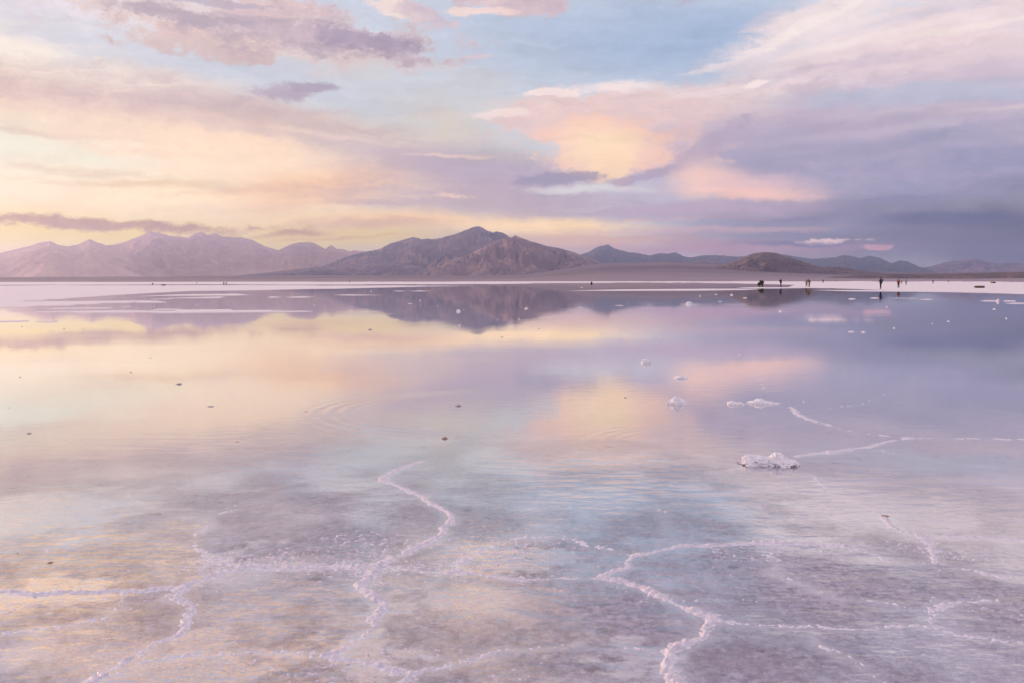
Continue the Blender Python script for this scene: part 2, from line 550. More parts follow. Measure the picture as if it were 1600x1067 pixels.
def grid_mesh(name, P, mat, kind=None, smooth=True, closed=False, attr=None):
    """P: (rows, cols, 3)"""
    nr, nc = P.shape[:2]
    idx = np.arange(nr * nc).reshape(nr, nc)
    if closed:
        idx = np.concatenate([idx, idx[:, :1]], 1)
    q = np.stack([idx[:-1, :-1], idx[:-1, 1:], idx[1:, 1:], idx[1:, :-1]], -1).reshape(-1, 4)
    me = bpy.data.meshes.new(name)
    me.vertices.add(nr * nc)
    me.vertices.foreach_set('co', P.reshape(-1).astype(np.float32))
    me.loops.add(q.size)
    me.loops.foreach_set('vertex_index', q.reshape(-1).astype(np.int32))
    me.polygons.add(len(q))
    me.polygons.foreach_set('loop_start', np.arange(0, q.size, 4, dtype=np.int32))
    me.polygons.foreach_set('use_smooth', np.full(len(q), smooth))
    me.update(calc_edges=True)
    for k, v in (attr or {}).items():
        me.attributes.new(k, 'FLOAT', 'POINT').data.foreach_set('value', v.reshape(-1).astype(np.float32))
    me.materials.append(mat)
    o = bpy.data.objects.new(name, me)
    link(o)
    if kind:
        o['kind'] = kind
    return o


def new_mat(name):
    m = bpy.data.materials.new(name)
    m.use_nodes = True
    N = NT(m.node_tree)
    N.n.clear()
    out = N.new('ShaderNodeOutputMaterial')
    return m, N, out


# ------------------------------------------------------------------ materials of the setting
def salt_material():
    m, N, out = new_mat('salt_crust')
    pos = N.new('ShaderNodeNewGeometry').outputs['Position']
    x, y, z = N.separate(pos)
    wet = N.maprange(z, 0.027, 0.018)
    big = N.noise(pos, 0.45, 4.0, 0.6)
    mid = N.noise(pos, 7.0, 6.0, 0.65)
    fine = N.noise(pos, 60.0, 4.0, 0.6)
    dry = N.mix(N.maprange(fine, 0.3, 0.7), (0.66, 0.62, 0.63, 1), (0.78, 0.73, 0.74, 1))
    wc = N.mix(N.maprange(mid, 0.32, 0.68), (0.62, 0.59, 0.66, 1), (0.88, 0.84, 0.91, 1))
    wc = N.mix(N.maprange(big, 0.52, 0.68, 0, 0.55), wc, (0.70, 0.58, 0.59, 1))
    speck = N.noise(pos, 9.0, 2.0, 0.5)
    fleck = N.noise(N.mapping(pos, loc=(2, 9, 0)), 16.0, 3.0, 0.6)
    # the broken crust at the front is dirtier, its self-shading put into the colour too
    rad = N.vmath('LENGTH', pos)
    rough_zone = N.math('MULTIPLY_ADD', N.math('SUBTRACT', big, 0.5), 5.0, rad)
    dirt_shade = N.mix(N.maprange(N.noise(pos, 24.0, 7.0, 0.72), 0.41, 0.59), (0.33, 0.265, 0.35, 1), (0.86, 0.77, 0.90, 1))
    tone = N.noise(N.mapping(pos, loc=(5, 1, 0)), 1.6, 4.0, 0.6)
    dirt_shade = N.mix(N.maprange(tone, 0.52, 0.66, 0.0, 0.55), dirt_shade, (0.44, 0.31, 0.37, 1))
    dirt_shade = N.mix(N.maprange(tone, 0.46, 0.34, 0.0, 0.5), dirt_shade, (0.40, 0.41, 0.58, 1))
    wc = N.mix(N.maprange(rough_zone, 9.5, 4.5, 0.0, 1.0), wc, dirt_shade)
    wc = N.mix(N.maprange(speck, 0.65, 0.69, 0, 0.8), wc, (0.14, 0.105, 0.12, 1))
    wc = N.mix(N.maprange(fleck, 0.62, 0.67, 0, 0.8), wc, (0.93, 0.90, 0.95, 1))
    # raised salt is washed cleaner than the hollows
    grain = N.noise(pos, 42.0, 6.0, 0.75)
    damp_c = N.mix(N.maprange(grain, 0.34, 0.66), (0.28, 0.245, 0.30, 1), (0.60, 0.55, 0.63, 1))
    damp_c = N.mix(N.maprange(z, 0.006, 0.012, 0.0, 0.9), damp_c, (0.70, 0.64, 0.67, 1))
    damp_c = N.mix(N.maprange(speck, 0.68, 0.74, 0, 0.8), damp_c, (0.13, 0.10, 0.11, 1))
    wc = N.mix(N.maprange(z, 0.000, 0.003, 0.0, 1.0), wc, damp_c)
    ra = N.new('ShaderNodeAttribute')
    ra.attribute_name = 'ridge'
    pale = N.mix(N.maprange(grain, 0.35, 0.65), (0.82, 0.78, 0.85, 1), (0.97, 0.94, 0.98, 1))
    pale = N.mix(N.maprange(z, -0.002, 0.002), pale, N.mix(N.maprange(grain, 0.35, 0.65), (0.46, 0.44, 0.50, 1), (0.74, 0.70, 0.76, 1)))
    wc = N.mix(N.maprange(ra.outputs['Fac'], 0.05, 0.55, 0.0, 0.95), wc, pale)
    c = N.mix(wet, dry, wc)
    b = N.new('ShaderNodeBsdfPrincipled')
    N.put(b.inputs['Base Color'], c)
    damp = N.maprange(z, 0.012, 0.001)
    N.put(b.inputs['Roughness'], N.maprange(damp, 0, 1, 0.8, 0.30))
    N.put(b.inputs['Specular IOR Level'], N.maprange(damp, 0, 1, 0.25, 0.6))
    bump = N.new('ShaderNodeBump')
    N.put(b.inputs['Coat Weight'], N.math('MULTIPLY', damp, 0.3))
    b.inputs['Coat Roughness'].default_value = 0.14
    b.inputs['Coat IOR'].default_value = 1.5
    bump.inputs['Strength'].default_value = 0.6
    bump.inputs['Distance'].default_value = 0.02
    h = N.math('MULTIPLY_ADD', fine, 0.25, mid)
    N.put(bump.inputs['Height'], h)
    N.put(b.inputs['Normal'], bump.outputs[0])
    N.l.new(b.outputs[0], out.inputs[0])
    return m


def water_material():
    m, N, out = new_mat('shallow_water')
    pos = N.new('ShaderNodeNewGeometry').outputs['Position']
    r = N.vmath('LENGTH', pos)
    region = N.noise(N.mapping(pos, scale=(0.10, 0.22, 1)), 1.0, 3.0, 0.5)
    region = N.maprange(region, 0.38, 0.64, 0.12, 1.4)
    near = N.maprange(r, 3.0, 8.0, 1.0, 0.16)
    near = N.math('MULTIPLY', near, N.maprange(r, 8.0, 30.0, 1.0, 0.30))
    amp = N.math('MULTIPLY', near, region)
    n1 = N.noise(N.mapping(pos, scale=(3.5, 6.5, 1)), 1.0, 3.0, 0.5)
    n2 = N.noise(N.mapping(pos, loc=(3, 3, 0), scale=(22, 34, 1)), 1.0, 3.0, 0.6)
    h = N.math('MULTIPLY_ADD', n2, 0.14, n1)

    def rings(h, px, py, r0, width, lam, k, side):
        cx, cyy, _ = on_ground(px, py)
        d = N.vmath('SUBTRACT', pos, (cx, cyy, 0))
        rr = N.vmath('LENGTH', d)
        g = N.math('POWER', 2.718, N.math('MULTIPLY', N.math('POWER', N.math('DIVIDE', N.math('SUBTRACT', rr, r0), width), 2.0), -1.0))
        dx = N.separate(d)[0]
        g = N.math('MULTIPLY', g, N.maprange(N.math('MULTIPLY', dx, side), -0.2 * r0, 0.8 * r0))
        s = N.math('SINE', N.math('MULTIPLY', rr, 2 * math.pi / lam))
        return N.math('MULTIPLY_ADD', N.math('MULTIPLY', g, s), k, h)
    hn = N.math('MULTIPLY', h, amp)
    hn = rings(hn, 790, 640, 1.85, 0.30, 0.17, 0.075, -1)
    hn = rings(hn, 1090, 690, 0.80, 0.26, 0.13, 0.028, -1)
    zone = N.maprange(N.math('MULTIPLY_ADD', N.math('SUBTRACT', N.noise(pos, 0.5, 3.0, 0.55), 0.5), 5.0, r), 9.5, 4.5)
    pool = N.maprange(N.noise(N.mapping(pos, loc=(11, 4, 0), scale=(1.3, 1.0, 1)), 1.0, 5.0, 0.62), 0.42, 0.60)
    wob = N.vmath('ADD', pos, N.vmath('SCALE', N.vmath('SUBTRACT', N.noise(pos, 3.5, 5.0, 0.65, color=True), (0.5, 0.5, 0.5)), scale=1.1))
    for qx, qy, qr in ((90, 925, 0.36), (720, 930, 0.28), (805, 872, 0.40), (300, 1035, 0.40), (560, 1020, 0.30), (1385, 800, 0.8), (370, 865, 0.26), (60, 800, 0.8), (990, 1040, 0.26), (600, 950, 0.2)):
        gx, gy, _ = on_ground(qx, qy)
        pool = N.math('MAXIMUM', pool, N.maprange(N.vmath('DISTANCE', wob, (gx, gy, 0)), qr, qr * 0.6))
    grit = N.noise(N.mapping(pos, scale=(9, 12, 1)), 1.0, 4.0, 0.5)
    hn = N.math('MULTIPLY_ADD', N.math('MULTIPLY', grit, N.maprange(r, 8.5, 4.5, 0.0, 0.26)), 1.0, hn)
    bump = N.new('ShaderNodeBump')
    bump.inputs['Strength'].default_value = 1.0
    bump.inputs['Distance'].default_value = WATER_BUMP
    N.put(bump.inputs['Height'], hn)
    fr = N.new('ShaderNodeFresnel')
    fr.inputs[0].default_value = 1.75
    N.put(fr.inputs['Normal'], bump.outputs[0])
    tr = N.new('ShaderNodeBsdfTransparent')
    tr.inputs[0].default_value = (0.97, 0.98, 0.985, 1)
    gl = N.new('ShaderNodeBsdfGlossy')
    gl.inputs['Color'].default_value = (1, 1, 1, 1)
    gl.inputs['Roughness'].default_value = 0.015
    N.put(gl.inputs['Normal'], bump.outputs[0])
    mx = N.new('ShaderNodeMixShader')
    film = N.math('MULTIPLY_ADD', N.math('MULTIPLY', zone, N.math('SUBTRACT', N.maprange(pool, 0, 1, 0.66, 1.6), 1.0)), 1.0, 1.0)
    N.put(mx.inputs[0], N.math('MULTIPLY', N.math('MULTIPLY', N.math('POWER', fr.outputs[0], 0.82), 1.30), film, clamp=True))
    N.l.new(tr.outputs[0], mx.inputs[1])
    N.l.new(gl.outputs[0], mx.inputs[2])
    N.l.new(mx.outputs[0], out.inputs[0])
    return m


WATER_BUMP = 0.010


def rock_material(name, c1, c2, c3, scale=0.004, streak=None):
    m, N, out = new_mat(name)
    pos = N.new('ShaderNodeNewGeometry').outputs['Position']
    n1 = N.noise(N.mapping(pos, scale=(1, 1, 1.6)), scale, 6.0, 0.6)
    n2 = N.noise(N.mapping(pos, loc=(900, 300, 50), scale=(1, 0.6, 2.5)), scale * 5, 6.0, 0.65)
    n3 = N.noise(N.mapping(pos, loc=(90, 800, 50)), scale * 0.5, 4.0, 0.55)
    c = N.mix(N.maprange(n1, 0.36, 0.64), c1, c2)
    c = N.mix(N.maprange(n2, 0.48, 0.70, 0, 0.6), c, c3)
    c = N.mix(N.maprange(n3, 0.5, 0.7, 0, 0.6), c, c1)
    b = N.new('ShaderNodeBsdfPrincipled')
    N.put(b.inputs['Base Color'], c)
    b.inputs['Roughness'].default_value = 0.95
    b.inputs['Specular IOR Level'].default_value = 0.1
    bump = N.new('ShaderNodeBump')
    bump.inputs['Strength'].default_value = 0.7
    bump.inputs['Distance'].default_value = 25.0
    N.put(bump.inputs['Height'], N.math('ADD', n2, n1))
    N.put(b.inputs['Normal'], bump.outputs[0])
    N.l.new(b.outputs[0], out.inputs[0])
    return m


def plain_material():
    m, N, out = new_mat('desert_plain')
    pos = N.new('ShaderNodeNewGeometry').outputs['Position']
    n1 = N.noise(N.mapping(pos, scale=(0.0006, 0.0022, 0.02)), 1.0, 6.0, 0.6)
    n2 = N.noise(N.mapping(pos, scale=(0.004, 0.014, 0.1)), 1.0, 5.0, 0.6)
    c = N.ramp(N.math('MULTIPLY_ADD', N.math('SUBTRACT', n2, 0.5), 0.5, n1),
               [(0.30, (0.20, 0.165, 0.195, 1)), (0.46, (0.31, 0.255, 0.295, 1)),
                (0.56, (0.23, 0.19, 0.225, 1)), (0.70, (0.42, 0.335, 0.36, 1))])
    # salt dust near the shore, bare gravel farther up the fan
    up = N.maprange(N.vmath('LENGTH', pos), 1900, 4200)
    c = N.mix(up, c, N.mix(N.maprange(n1, 0.35, 0.65), (0.115, 0.095, 0.12, 1), (0.22, 0.17, 0.195, 1)))
    b = N.new('ShaderNodeBsdfPrincipled')
    N.put(b.inputs['Base Color'], c)
    b.inputs['Roughness'].default_value = 0.95
    b.inputs['Specular IOR Level'].default_value = 0.1
    N.l.new(b.outputs[0], out.inputs[0])
    return m


# ------------------------------------------------------------------ salt flat
def polyline(pts):
    return np.array([on_ground(x, y)[:2] for x, y in pts])


RIDGES = [   # (points in the photograph, strength)
    ([(945, 902), (1000, 918), (1060, 945), (1128, 970), (1095, 995), (1040, 1018), (1055, 1060), (1060, 1110)], 1.25),
    ([(945, 902), (975, 885), (990, 868), (1060, 855), (1200, 846), (1330, 852)], 0.95),
    ([(1128, 970), (1250, 975), (1350, 982), (1440, 976), (1520, 990), (1600, 1005), (1750, 1030)], 0.75),
    ([(1440, 976), (1448, 952), (1490, 942), (1545, 938)], 0.6),
    ([(945, 902), (820, 905), (700, 893), (580, 888)], 0.6),
    ([(600, 752), (618, 735), (662, 720)], 0.85),
    ([(600, 752), (660, 775), (702, 800), (695, 828), (640, 860), (588, 885), (566, 912), (592, 945), (580, 975), (550, 1005), (522, 1022)], 0.95),
    ([(522, 1022), (400, 1020), (290, 1020), (170, 1058), (60, 1100)], 0.7),
    ([(580, 888), (470, 885), (370, 886), (283, 918), (200, 922), (60, 926), (-120, 930)], 0.85),
    ([(283, 918), (272, 935), (292, 960), (285, 985), (250, 1005), (215, 1028), (150, 1064), (90, 1110)], 0.95),
    ([(370, 886), (312, 862), (300, 850), (326, 808), (440, 766), (600, 756)], 0.6),
    ([(312, 808), (240, 790), (200, 772)], 0.4),
    ([(522, 1022), (600, 1035), (648, 1053), (620, 1067), (600, 1100)], 0.9),
    ([(648, 1053), (720, 1035), (800, 1013)], 0.7),
    ([(1040, 1018), (940, 1008), (800, 1013)], 0.5),
    ([(1235, 636), (1262, 656), (1330, 674), (1420, 684), (1600, 686), (1800, 690)], 1.0),
    ([(1420, 684), (1350, 699), (1290, 706), (1248, 712)], 1.0),
    ([(1235, 636), (1180, 628), (1120, 630), (1060, 628)], 0.7),
    ([(1235, 640), (1100, 660), (960, 662)], 0.35),
    ([(1396, 600), (1392, 612), (1345, 632), (1290, 638)], 0.7),
    ([(1396, 600), (1330, 592), (1250, 588), (1190, 590), (1195, 612)], 0.5),
    ([(1396, 600), (1480, 600), (1600, 604), (1700, 606)], 0.4),
    ([(1360, 792), (1395, 824), (1440, 836), (1600, 842), (1750, 842)], 0.7),
    ([(1360, 792), (1300, 770), (1262, 740)], 0.5),
    ([(1405, 552), (1412, 572), (1460, 578)], 0.5),
    ([(1600, 556), (1550, 566)], 0.5),
    ([(1600, 648), (1550, 650)], 0.5),
    ([(1010, 775), (1040, 800), (1044, 830), (1060, 855)], 0.4),
    ([(840, 770), (1010, 775), (1150, 765)], 0.3),
    ([(1150, 765), (1300, 768), (1360, 792)], 0.4),
    ([(1250, 975), (1282, 1010), (1350, 1040), (1400, 1075)], 0.55),
    ([(700, 893), (742, 860), (800, 842), (870, 836), (985, 868)], 0.45),
    ([(200, 922), (172, 960), (60, 985), (-60, 990)], 0.5),
    ([(60, 926), (38, 890), (92, 850), (172, 836), (300, 850)], 0.4),
    ([(1440, 836), (1470, 880), (1560, 900), (1700, 905)], 0.5),
    ([(1330, 852), (1400, 880), (1470, 880)], 0.45),
    ([(1200, 846), (1215, 900), (1290, 930), (1448, 952)], 0.4),
    ([(960, 662), (900, 690), (760, 700)], 0.35),
    ([(1262, 656), (1180, 668), (1100, 660)], 0.4),
    ([(1600, 730), (1480, 722), (1350, 699)], 0.45),
    ([(1480, 600), (1500, 630), (1600, 648)], 0.4),
]

# dry bands of salt: (list of (x, y centre, half thickness px))
BANDS = [
    [(-400, 443.3, 2.4), (0, 443.2, 2.3), (300, 443.0, 2.3), (700, 442.7, 1.9), (1000, 441.2, 0.9), (1150, 441.6, 1.2), (1250, 443.0, 3.0), (1350, 446.5, 6.2), (1450, 447.0, 6.8), (1600, 448.6, 7.6), (2000, 448.6, 8.0)],
    [(-400, 460, 15), (0, 460, 13.0), (100, 456.5, 10.5), (200, 453.5, 7.2), (300, 451.0, 4.4), (400, 450.2, 3.8), (520, 449.0, 2.4), (660, 447.6, 0.9), (740, 447.2, 0.0)],
    [(-400, 476, 8), (0, 476, 5), (100, 474.5, 3.0), (180, 472, 1.2), (260, 471, 0.0)],
    [(890, 454.6, 0.0), (960, 454.0, 1.0), (1100, 453.2, 1.3), (1165, 452.6, 0.9), (1190, 452.3, 0.0)],
    [(1150, 450.0, 0.0), (1180, 450.1, 0.9), (1300, 450.2, 1.1), (1400, 452.8, 1.6), (1500, 455.0, 2.5), (1600, 456.0, 4.0), (2000, 457, 5.0)],
    [(1270, 453.8, 0.0), (1320, 454.5, 0.9), (1420, 455.2, 1.0), (1520, 456.5, 1.2), (1600, 458.0, 2.2), (1800, 459, 3.0)],
    [(40, 488.0, 0), (140, 487.8, 1.3), (300, 487.5, 1.5), (420, 487.2, 1.5), (490, 487.0, 0)],
    [(210, 483.0, 0), (290, 485.0, 0.9), (350, 485.0, 1.0), (380, 486.0, 0)],
    [(60, 482, 0), (110, 482.5, 0.8), (125, 483, 0)],
    [(-400, 502, 0.8), (0, 502.5, 0.7), (60, 503.0, 0.6), (100, 503.5, 0)],
    [(70, 483, 0), (100, 482.6, 0.9), (160, 481.5, 0.9), (205, 479.5, 0)],
    [(185, 474.0, 0), (240, 472.8, 1.0), (275, 473.2, 0)],
    [(210, 463.5, 0), (280, 461.5, 1.0), (370, 460.8, 1.4), (392, 461.5, 0)],
    [(220, 467.5, 0), (260, 466.8, 0.7), (345, 464.6, 0.7), (352, 464.5, 0)],
    [(418, 464.8, 0), (425, 464.6, 0.7), (440, 464.4, 0)],
    [(445, 464.7, 0), (470, 464.3, 0.7), (492, 464.2, 0)],
    [(520, 461.4, 0), (545, 461.4, 0.7), (600, 461.6, 0)],
    [(620, 474.3, 0), (640, 474.3, 0.7), (662, 474.5, 0)],
    [(612, 455.2, 0), (625, 455.3, 0.5), (636, 455.2, 0)],
    [(638, 455.3, 0), (655, 455.2, 0.6), (673, 455.2, 0)],
    [(990, 464.5, 0), (1010, 464.6, 0.3), (1025, 464.6, 0)],
    [(950, 478.0, 0), (970, 478.2, 0.4), (1000, 478.6, 0)],
    [(1322, 467.2, 0), (1330, 467.2, 0.9), (1342, 467.3, 0)],
    [(1355, 465.8, 0), (1366, 465.8, 0.7), (1380, 465.9, 0)],
    [(1384, 465.6, 0), (1400, 465.6, 0.7), (1432, 466.5, 0)],
    [(1430, 468.5, 0), (1450, 469.0, 0.8), (1490, 469.8, 0)],
    [(1530, 470.4, 0), (1550, 470.7, 0.5), (1562, 470.9, 0)],
    [(1566, 471.0, 0), (1580, 470.9, 0.7), (1590, 470.7, 0)],
    [(1562, 474.0, 0), (1590, 474.1, 0.8), (1640, 474.1, 0)],
    [(1324, 518.5, 0), (1330, 518.6, 1.0), (1337, 518.7, 0)],
    [(1343, 519.6, 0), (1349, 519.8, 1.0), (1357, 520.2, 0)],
    [(1230, 449.6, 0), (1250, 446.5, 3.6), (1300, 446.5, 4.0), (1400, 447.6, 5.0)],
    [(817, 483.0, 0), (822, 483.0, 1.0), (828, 483.0, 0)],
]


def dry_mask(P):
    px, py = project(P)
    ahead = P[:, 1] > 20
    m = np.full(len(P), -5.0)
    wob = 1.5 * fbm(P[:, 0] * 0.02, P[:, 1] * 0.006, 5, 11)
    wob2 = fbm(P[:, 0] * 0.15, P[:, 1] * 0.03, 4, 21)
    for b in BANDS:
        b = np.array(b)
        yc = np.interp(px, b[:, 0], b[:, 1])
        ht = np.interp(px, b[:, 0], b[:, 2], left=-3, right=-3)
        big = b[:, 2].max() > 2.0
        k = wob * (1.0 if big else 0.2) + wob2 * (0.5 if big else 0.25)
        m = np.maximum(m, ht - np.abs(py - yc) + k * np.clip(ht, 0, 1))
    m[~ahead] = -5
    # beyond the last band the flat rises out of the water
    m = np.maximum(m, np.where(ahead, 440.2 + 0.0012 * (px - 800) * -1 - py, -5))
    return m


def build_flat(salt, water):
    # distances: close rings near the camera's foot, even steps as seen from 1.4 m, then far
    dep = np.concatenate([np.arange(700, 420, -9.0), np.arange(420, 16, -1.0), np.arange(16, 1.2, -0.22)])
    r = CAM_H * 995.0 / dep
    r = np.concatenate([[0.05, 0.6, 1.2, 1.6], r, [1500, 2500, 6000, 12000, 21000]])
    a_in = np.arange(-0.60, 0.6001, 1.05 / 995.0)
    a_out = np.linspace(0.6, 2 * math.pi - 0.6, 90)[1:-1]
    a = np.concatenate([a_in, a_out])
    Rr, Aa = np.meshgrid(r, a, indexing='ij')
    X, Y = Rr * np.sin(Aa), Rr * np.cos(Aa)
    x, y = X.ravel(), Y.ravel()
    rr = Rr.ravel()
    z = -0.009 + 0.004 * fbm(x * 0.7, y * 0.7, 3, 5)
    # crystals and lumps of the crust near the camera
    nearm = rr < 45
    xn, yn, rn = x[nearm], y[nearm], rr[nearm]
    patch = sstep(-0.25, 0.45, fbm(xn * 0.9, yn * 0.9, 3, 31))
    fade = sstep(14.0, 4.0, rn)
    crust = fbm(xn * 9, yn * 9, 4, 41, 0.6)
    fine = fbm(xn * 34, yn * 34, 3, 51, 0.6)
    zn = fade * (0.0045 * crust + 0.0120 * fine * sstep(9.5, 4.5, rn)) + 0.0045 * fade * (patch - 0.2) + 0.0038 * fade
    # ridges between the salt plates
    wx = xn + 0.085 * fbm(xn * 3.2, yn * 3.2, 5, 61, 0.6) + 0.018 * fbm(xn * 17, yn * 17, 3, 63, 0.7)
    wy = yn + 0.085 * fbm(xn * 3.2 + 40, yn * 3.2, 5, 62, 0.6) + 0.018 * fbm(xn * 17 + 9, yn * 17, 3, 64, 0.7)
    rv = fbm(xn * 6, yn * 6, 3, 71)
    rmask = np.zeros(len(xn))
    rv2 = fbm(xn * 1.7, yn * 1.7, 3, 75)
    for pts, k in RIDGES:
        pl = polyline(pts)
        lo, hi = pl.min(0) - 0.4, pl.max(0) + 0.4
        s = np.where((wx > lo[0]) & (wx < hi[0]) & (wy > lo[1]) & (wy < hi[1]))[0]
        if not len(s):
            continue
        q = np.stack([wx[s], wy[s]], 1)
        d = np.full(len(s), 9.0)
        for i in range(len(pl) - 1):
            ab = pl[i + 1] - pl[i]
            t = np.clip(((q - pl[i]) @ ab) / (ab @ ab), 0, 1)
            d = np.minimum(d, np.linalg.norm(q - pl[i] - t[:, None] * ab, axis=1))
        w = (0.013 + 0.0019 * rn[s]) * (1 + 0.7 * rv[s])
        add = k * np.exp(-(d / w) ** 2) * (0.0092 + 0.006 * rv[s] + 0.007 * rv2[s] + 0.006 * crust[s] + 0.006 * fine[s]) + k * 0.004 * np.exp(-(d / (2.8 * w)) ** 2)
        zn[s] = np.maximum(zn[s], zn[s] * 0.6 + add)
        rmask[s] = np.maximum(rmask[s], min(1.0, k + 0.15) * np.exp(-(d / (2.3 * w)) ** 2) * np.clip(1.0 + 0.9 * rv[s] + 0.7 * rv2[s], 0.7, 1))
    z[nearm] += zn
    ridge = np.zeros_like(z)
    ridge[nearm] = rmask
    far = (rr > 20) & (np.cos(Aa.ravel()) > 0.6)
    P = np.stack([x, y, np.zeros_like(x)], 1)
    md = dry_mask(P[far])
    z[far] += 0.034 * sstep(-0.35, 0.35, md)
    z[rr > 1400] = np.maximum(z[rr > 1400], 0.012)
    grid_mesh('salt_flat', np.stack([x, y, z], 1).reshape(len(r), len(a), 3), salt, 'structure', closed=True, attr={'ridge': ridge})
    # water sheet
    rw = np.array([0.02, 5, 20, 80, 300, 900, 1700])
    aw = np.linspace(0, 2 * math.pi, 65)[:-1]
    Rr, Aa = np.meshgrid(rw, aw, indexing='ij')
    grid_mesh('water', np.stack([Rr * np.sin(Aa), Rr * np.cos(Aa), 0 * Rr], -1), water, 'structure', closed=True)


build_flat(salt_material(), water_material())

# ------------------------------------------------------------------ desert plain beyond the flat
MAT_PLAIN = plain_material()


def build_plain():
    a = np.arange(-0.75, 0.7501, 1.4 / 995.0)
    r = np.concatenate([np.linspace(1150, 1900, 60), np.geomspace(1920, 21000, 110)])
    Rr, Aa = np.meshgrid(r, a, indexing='ij')
    X, Y = Rr * np.sin(Aa), Rr * np.cos(Aa)
    px = CX + F_PX * np.tan(np.clip(Aa, -0.75, 0.75))
    top = np.interp(px, [-400, 0, 100, 250, 420, 560, 700, 820, 940, 1040, 1125, 1250, 1345, 1450, 1600, 2000],
                    [434, 434, 433, 433, 432, 430, 432, 430, 413, 410, 414, 422, 427, 429, 428, 427])
    hh = (438.6 - top) / F_PX          # apparent slope of the skyline of the plain
    t = np.clip((Rr - 1300) / (7000 - 1300), 0, 1)
    z = CAM_H + hh * 7000 * t ** 1.5
    beyond = np.clip(Rr - 7000, 0, None)
    z = z + beyond * hh * 0.5
    n = fbm(X * 0.0008, Y * 0.0008, 5, 91)
    n2 = fbm(X * 0.004, Y * 0.0015, 4, 95)
    z = z - CAM_H + (Rr - 1320) * 0.0006 + 8.0 * n * t + 2.0 * n2 * np.minimum(1, t * 6)
    z[Rr < 1330] = np.minimum(z[Rr < 1330], -0.4)
    z = np.where(Rr < 1500, np.minimum(z, (Rr - 1330) * 0.004 + 0.25 * n2), z)
    z[0] = -0.8
    grid_mesh('desert_plain', np.stack([X, Y, z], -1), MAT_PLAIN, 'structure')


build_plain()


# ------------------------------------------------------------------ mountains
def mountain(name, pts, dist, lf, mat, seed, spur=1.0, lam=None, power=1.35, jag=1.0, lb=None, depth_var=0.12, step=1.1):
    pts = np.array(pts, float)
    xs = np.arange(pts[0, 0], pts[-1, 0] + 0.1, step)
    ys = np.interp(xs, pts[:, 0], pts[:, 1])
    # soften the corners of the traced line, then give it fine jags
    k = np.exp(-np.linspace(-2.6, 2.6, 5) ** 2)
    k /= k.sum()
    ysm = np.convolve(np.pad(ys, 2, mode='edge'), k, 'valid')
    ys = ysm + jag * (1.3 * fbm(xs / 7.0, xs * 0 + seed, 4, seed, 0.6))
    ang = np.array([px_ang(x, y) for x, y in zip(xs, ys)])
    az, el = ang[:, 0], ang[:, 1]
    dv = dist * (1 + depth_var * fbm(xs / 160.0, xs * 0 + seed * 3.1, 3, seed + 3))
    H = np.tan(np.maximum(el, 0.0005)) * dv + CAM_H
    lb = lb or lf * 0.6
    s = np.concatenate([np.linspace(1, 0, 90), -np.linspace(0.04, 1, 16)])
    S = s[:, None]
    lam = lam or 0.045 * dist
    foot = -12.0
    front = np.clip(S, 0, 1)
    back = np.clip(-S, 0, 1)
    r = dv[None, :] - front * lf * (1 + 0.25 * fbm(xs / 110.0, xs * 0 + 2.2, 2, seed + 9)[None, :]) + back * lb
    X, Y = r * np.sin(az)[None, :], r * np.cos(az)[None, :]
    prof = np.where(S >= 0, (1 - front) ** power, (1 - back) ** 1.2)
    z = foot + (H[None, :] - foot) * prof
    # spurs and gullies running down the slope
    wv = fbm(X / lam * 0.6, Y / lam * 0.6, 3, seed + 20)
    u = (az[None, :] * dist) / lam + 0.9 * wv + 0.25 * front * np.sin(az * 60)[None, :]
    g1 = fbm(1.5 * u, r / lam * 0.30 + wv * 0.5, 5, seed + 30, 0.55, ridged=True)
    g2 = fbm(X / lam * 1.7, Y / lam * 1.7, 5, seed + 40, 0.55, ridged=True)
    env = np.where(S >= 0, np.sin(np.pi * np.clip(front, 0, 1)) ** 0.75, back * 0.6)
    z = z + (H[None, :] - foot) * spur * env * (0.30 * (g1 - 0.45) + 0.16 * (g2 - 0.4))
    # never let a spur rise above the traced skyline
    lim = CAM_H + np.tan(el)[None, :] * r * 0.985
    z = np.where(S > 0.001, np.minimum(z, lim), z)
    z = np.maximum(z, foot)
    return grid_mesh(name, np.stack([X, Y, z], -1), mat, 'structure')


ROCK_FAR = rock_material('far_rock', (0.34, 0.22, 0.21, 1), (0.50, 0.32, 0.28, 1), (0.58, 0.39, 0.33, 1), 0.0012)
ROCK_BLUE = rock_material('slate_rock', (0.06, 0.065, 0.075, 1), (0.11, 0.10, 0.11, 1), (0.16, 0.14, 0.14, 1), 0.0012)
ROCK_MID = rock_material('sunlit_brown_rock', (0.11, 0.088, 0.125, 1), (0.30, 0.20, 0.20, 1), (0.54, 0.36, 0.30, 1), 0.0014)  # orange of sunlit facets and blue of shadow put into the brown colour
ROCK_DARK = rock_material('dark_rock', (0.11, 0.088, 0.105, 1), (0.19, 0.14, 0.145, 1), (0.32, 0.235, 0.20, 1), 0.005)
ROCK_PALE = rock_material('pale_rock', (0.46, 0.31, 0.27, 1), (0.58, 0.40, 0.33, 1), (0.64, 0.46, 0.38, 1), 0.0016)

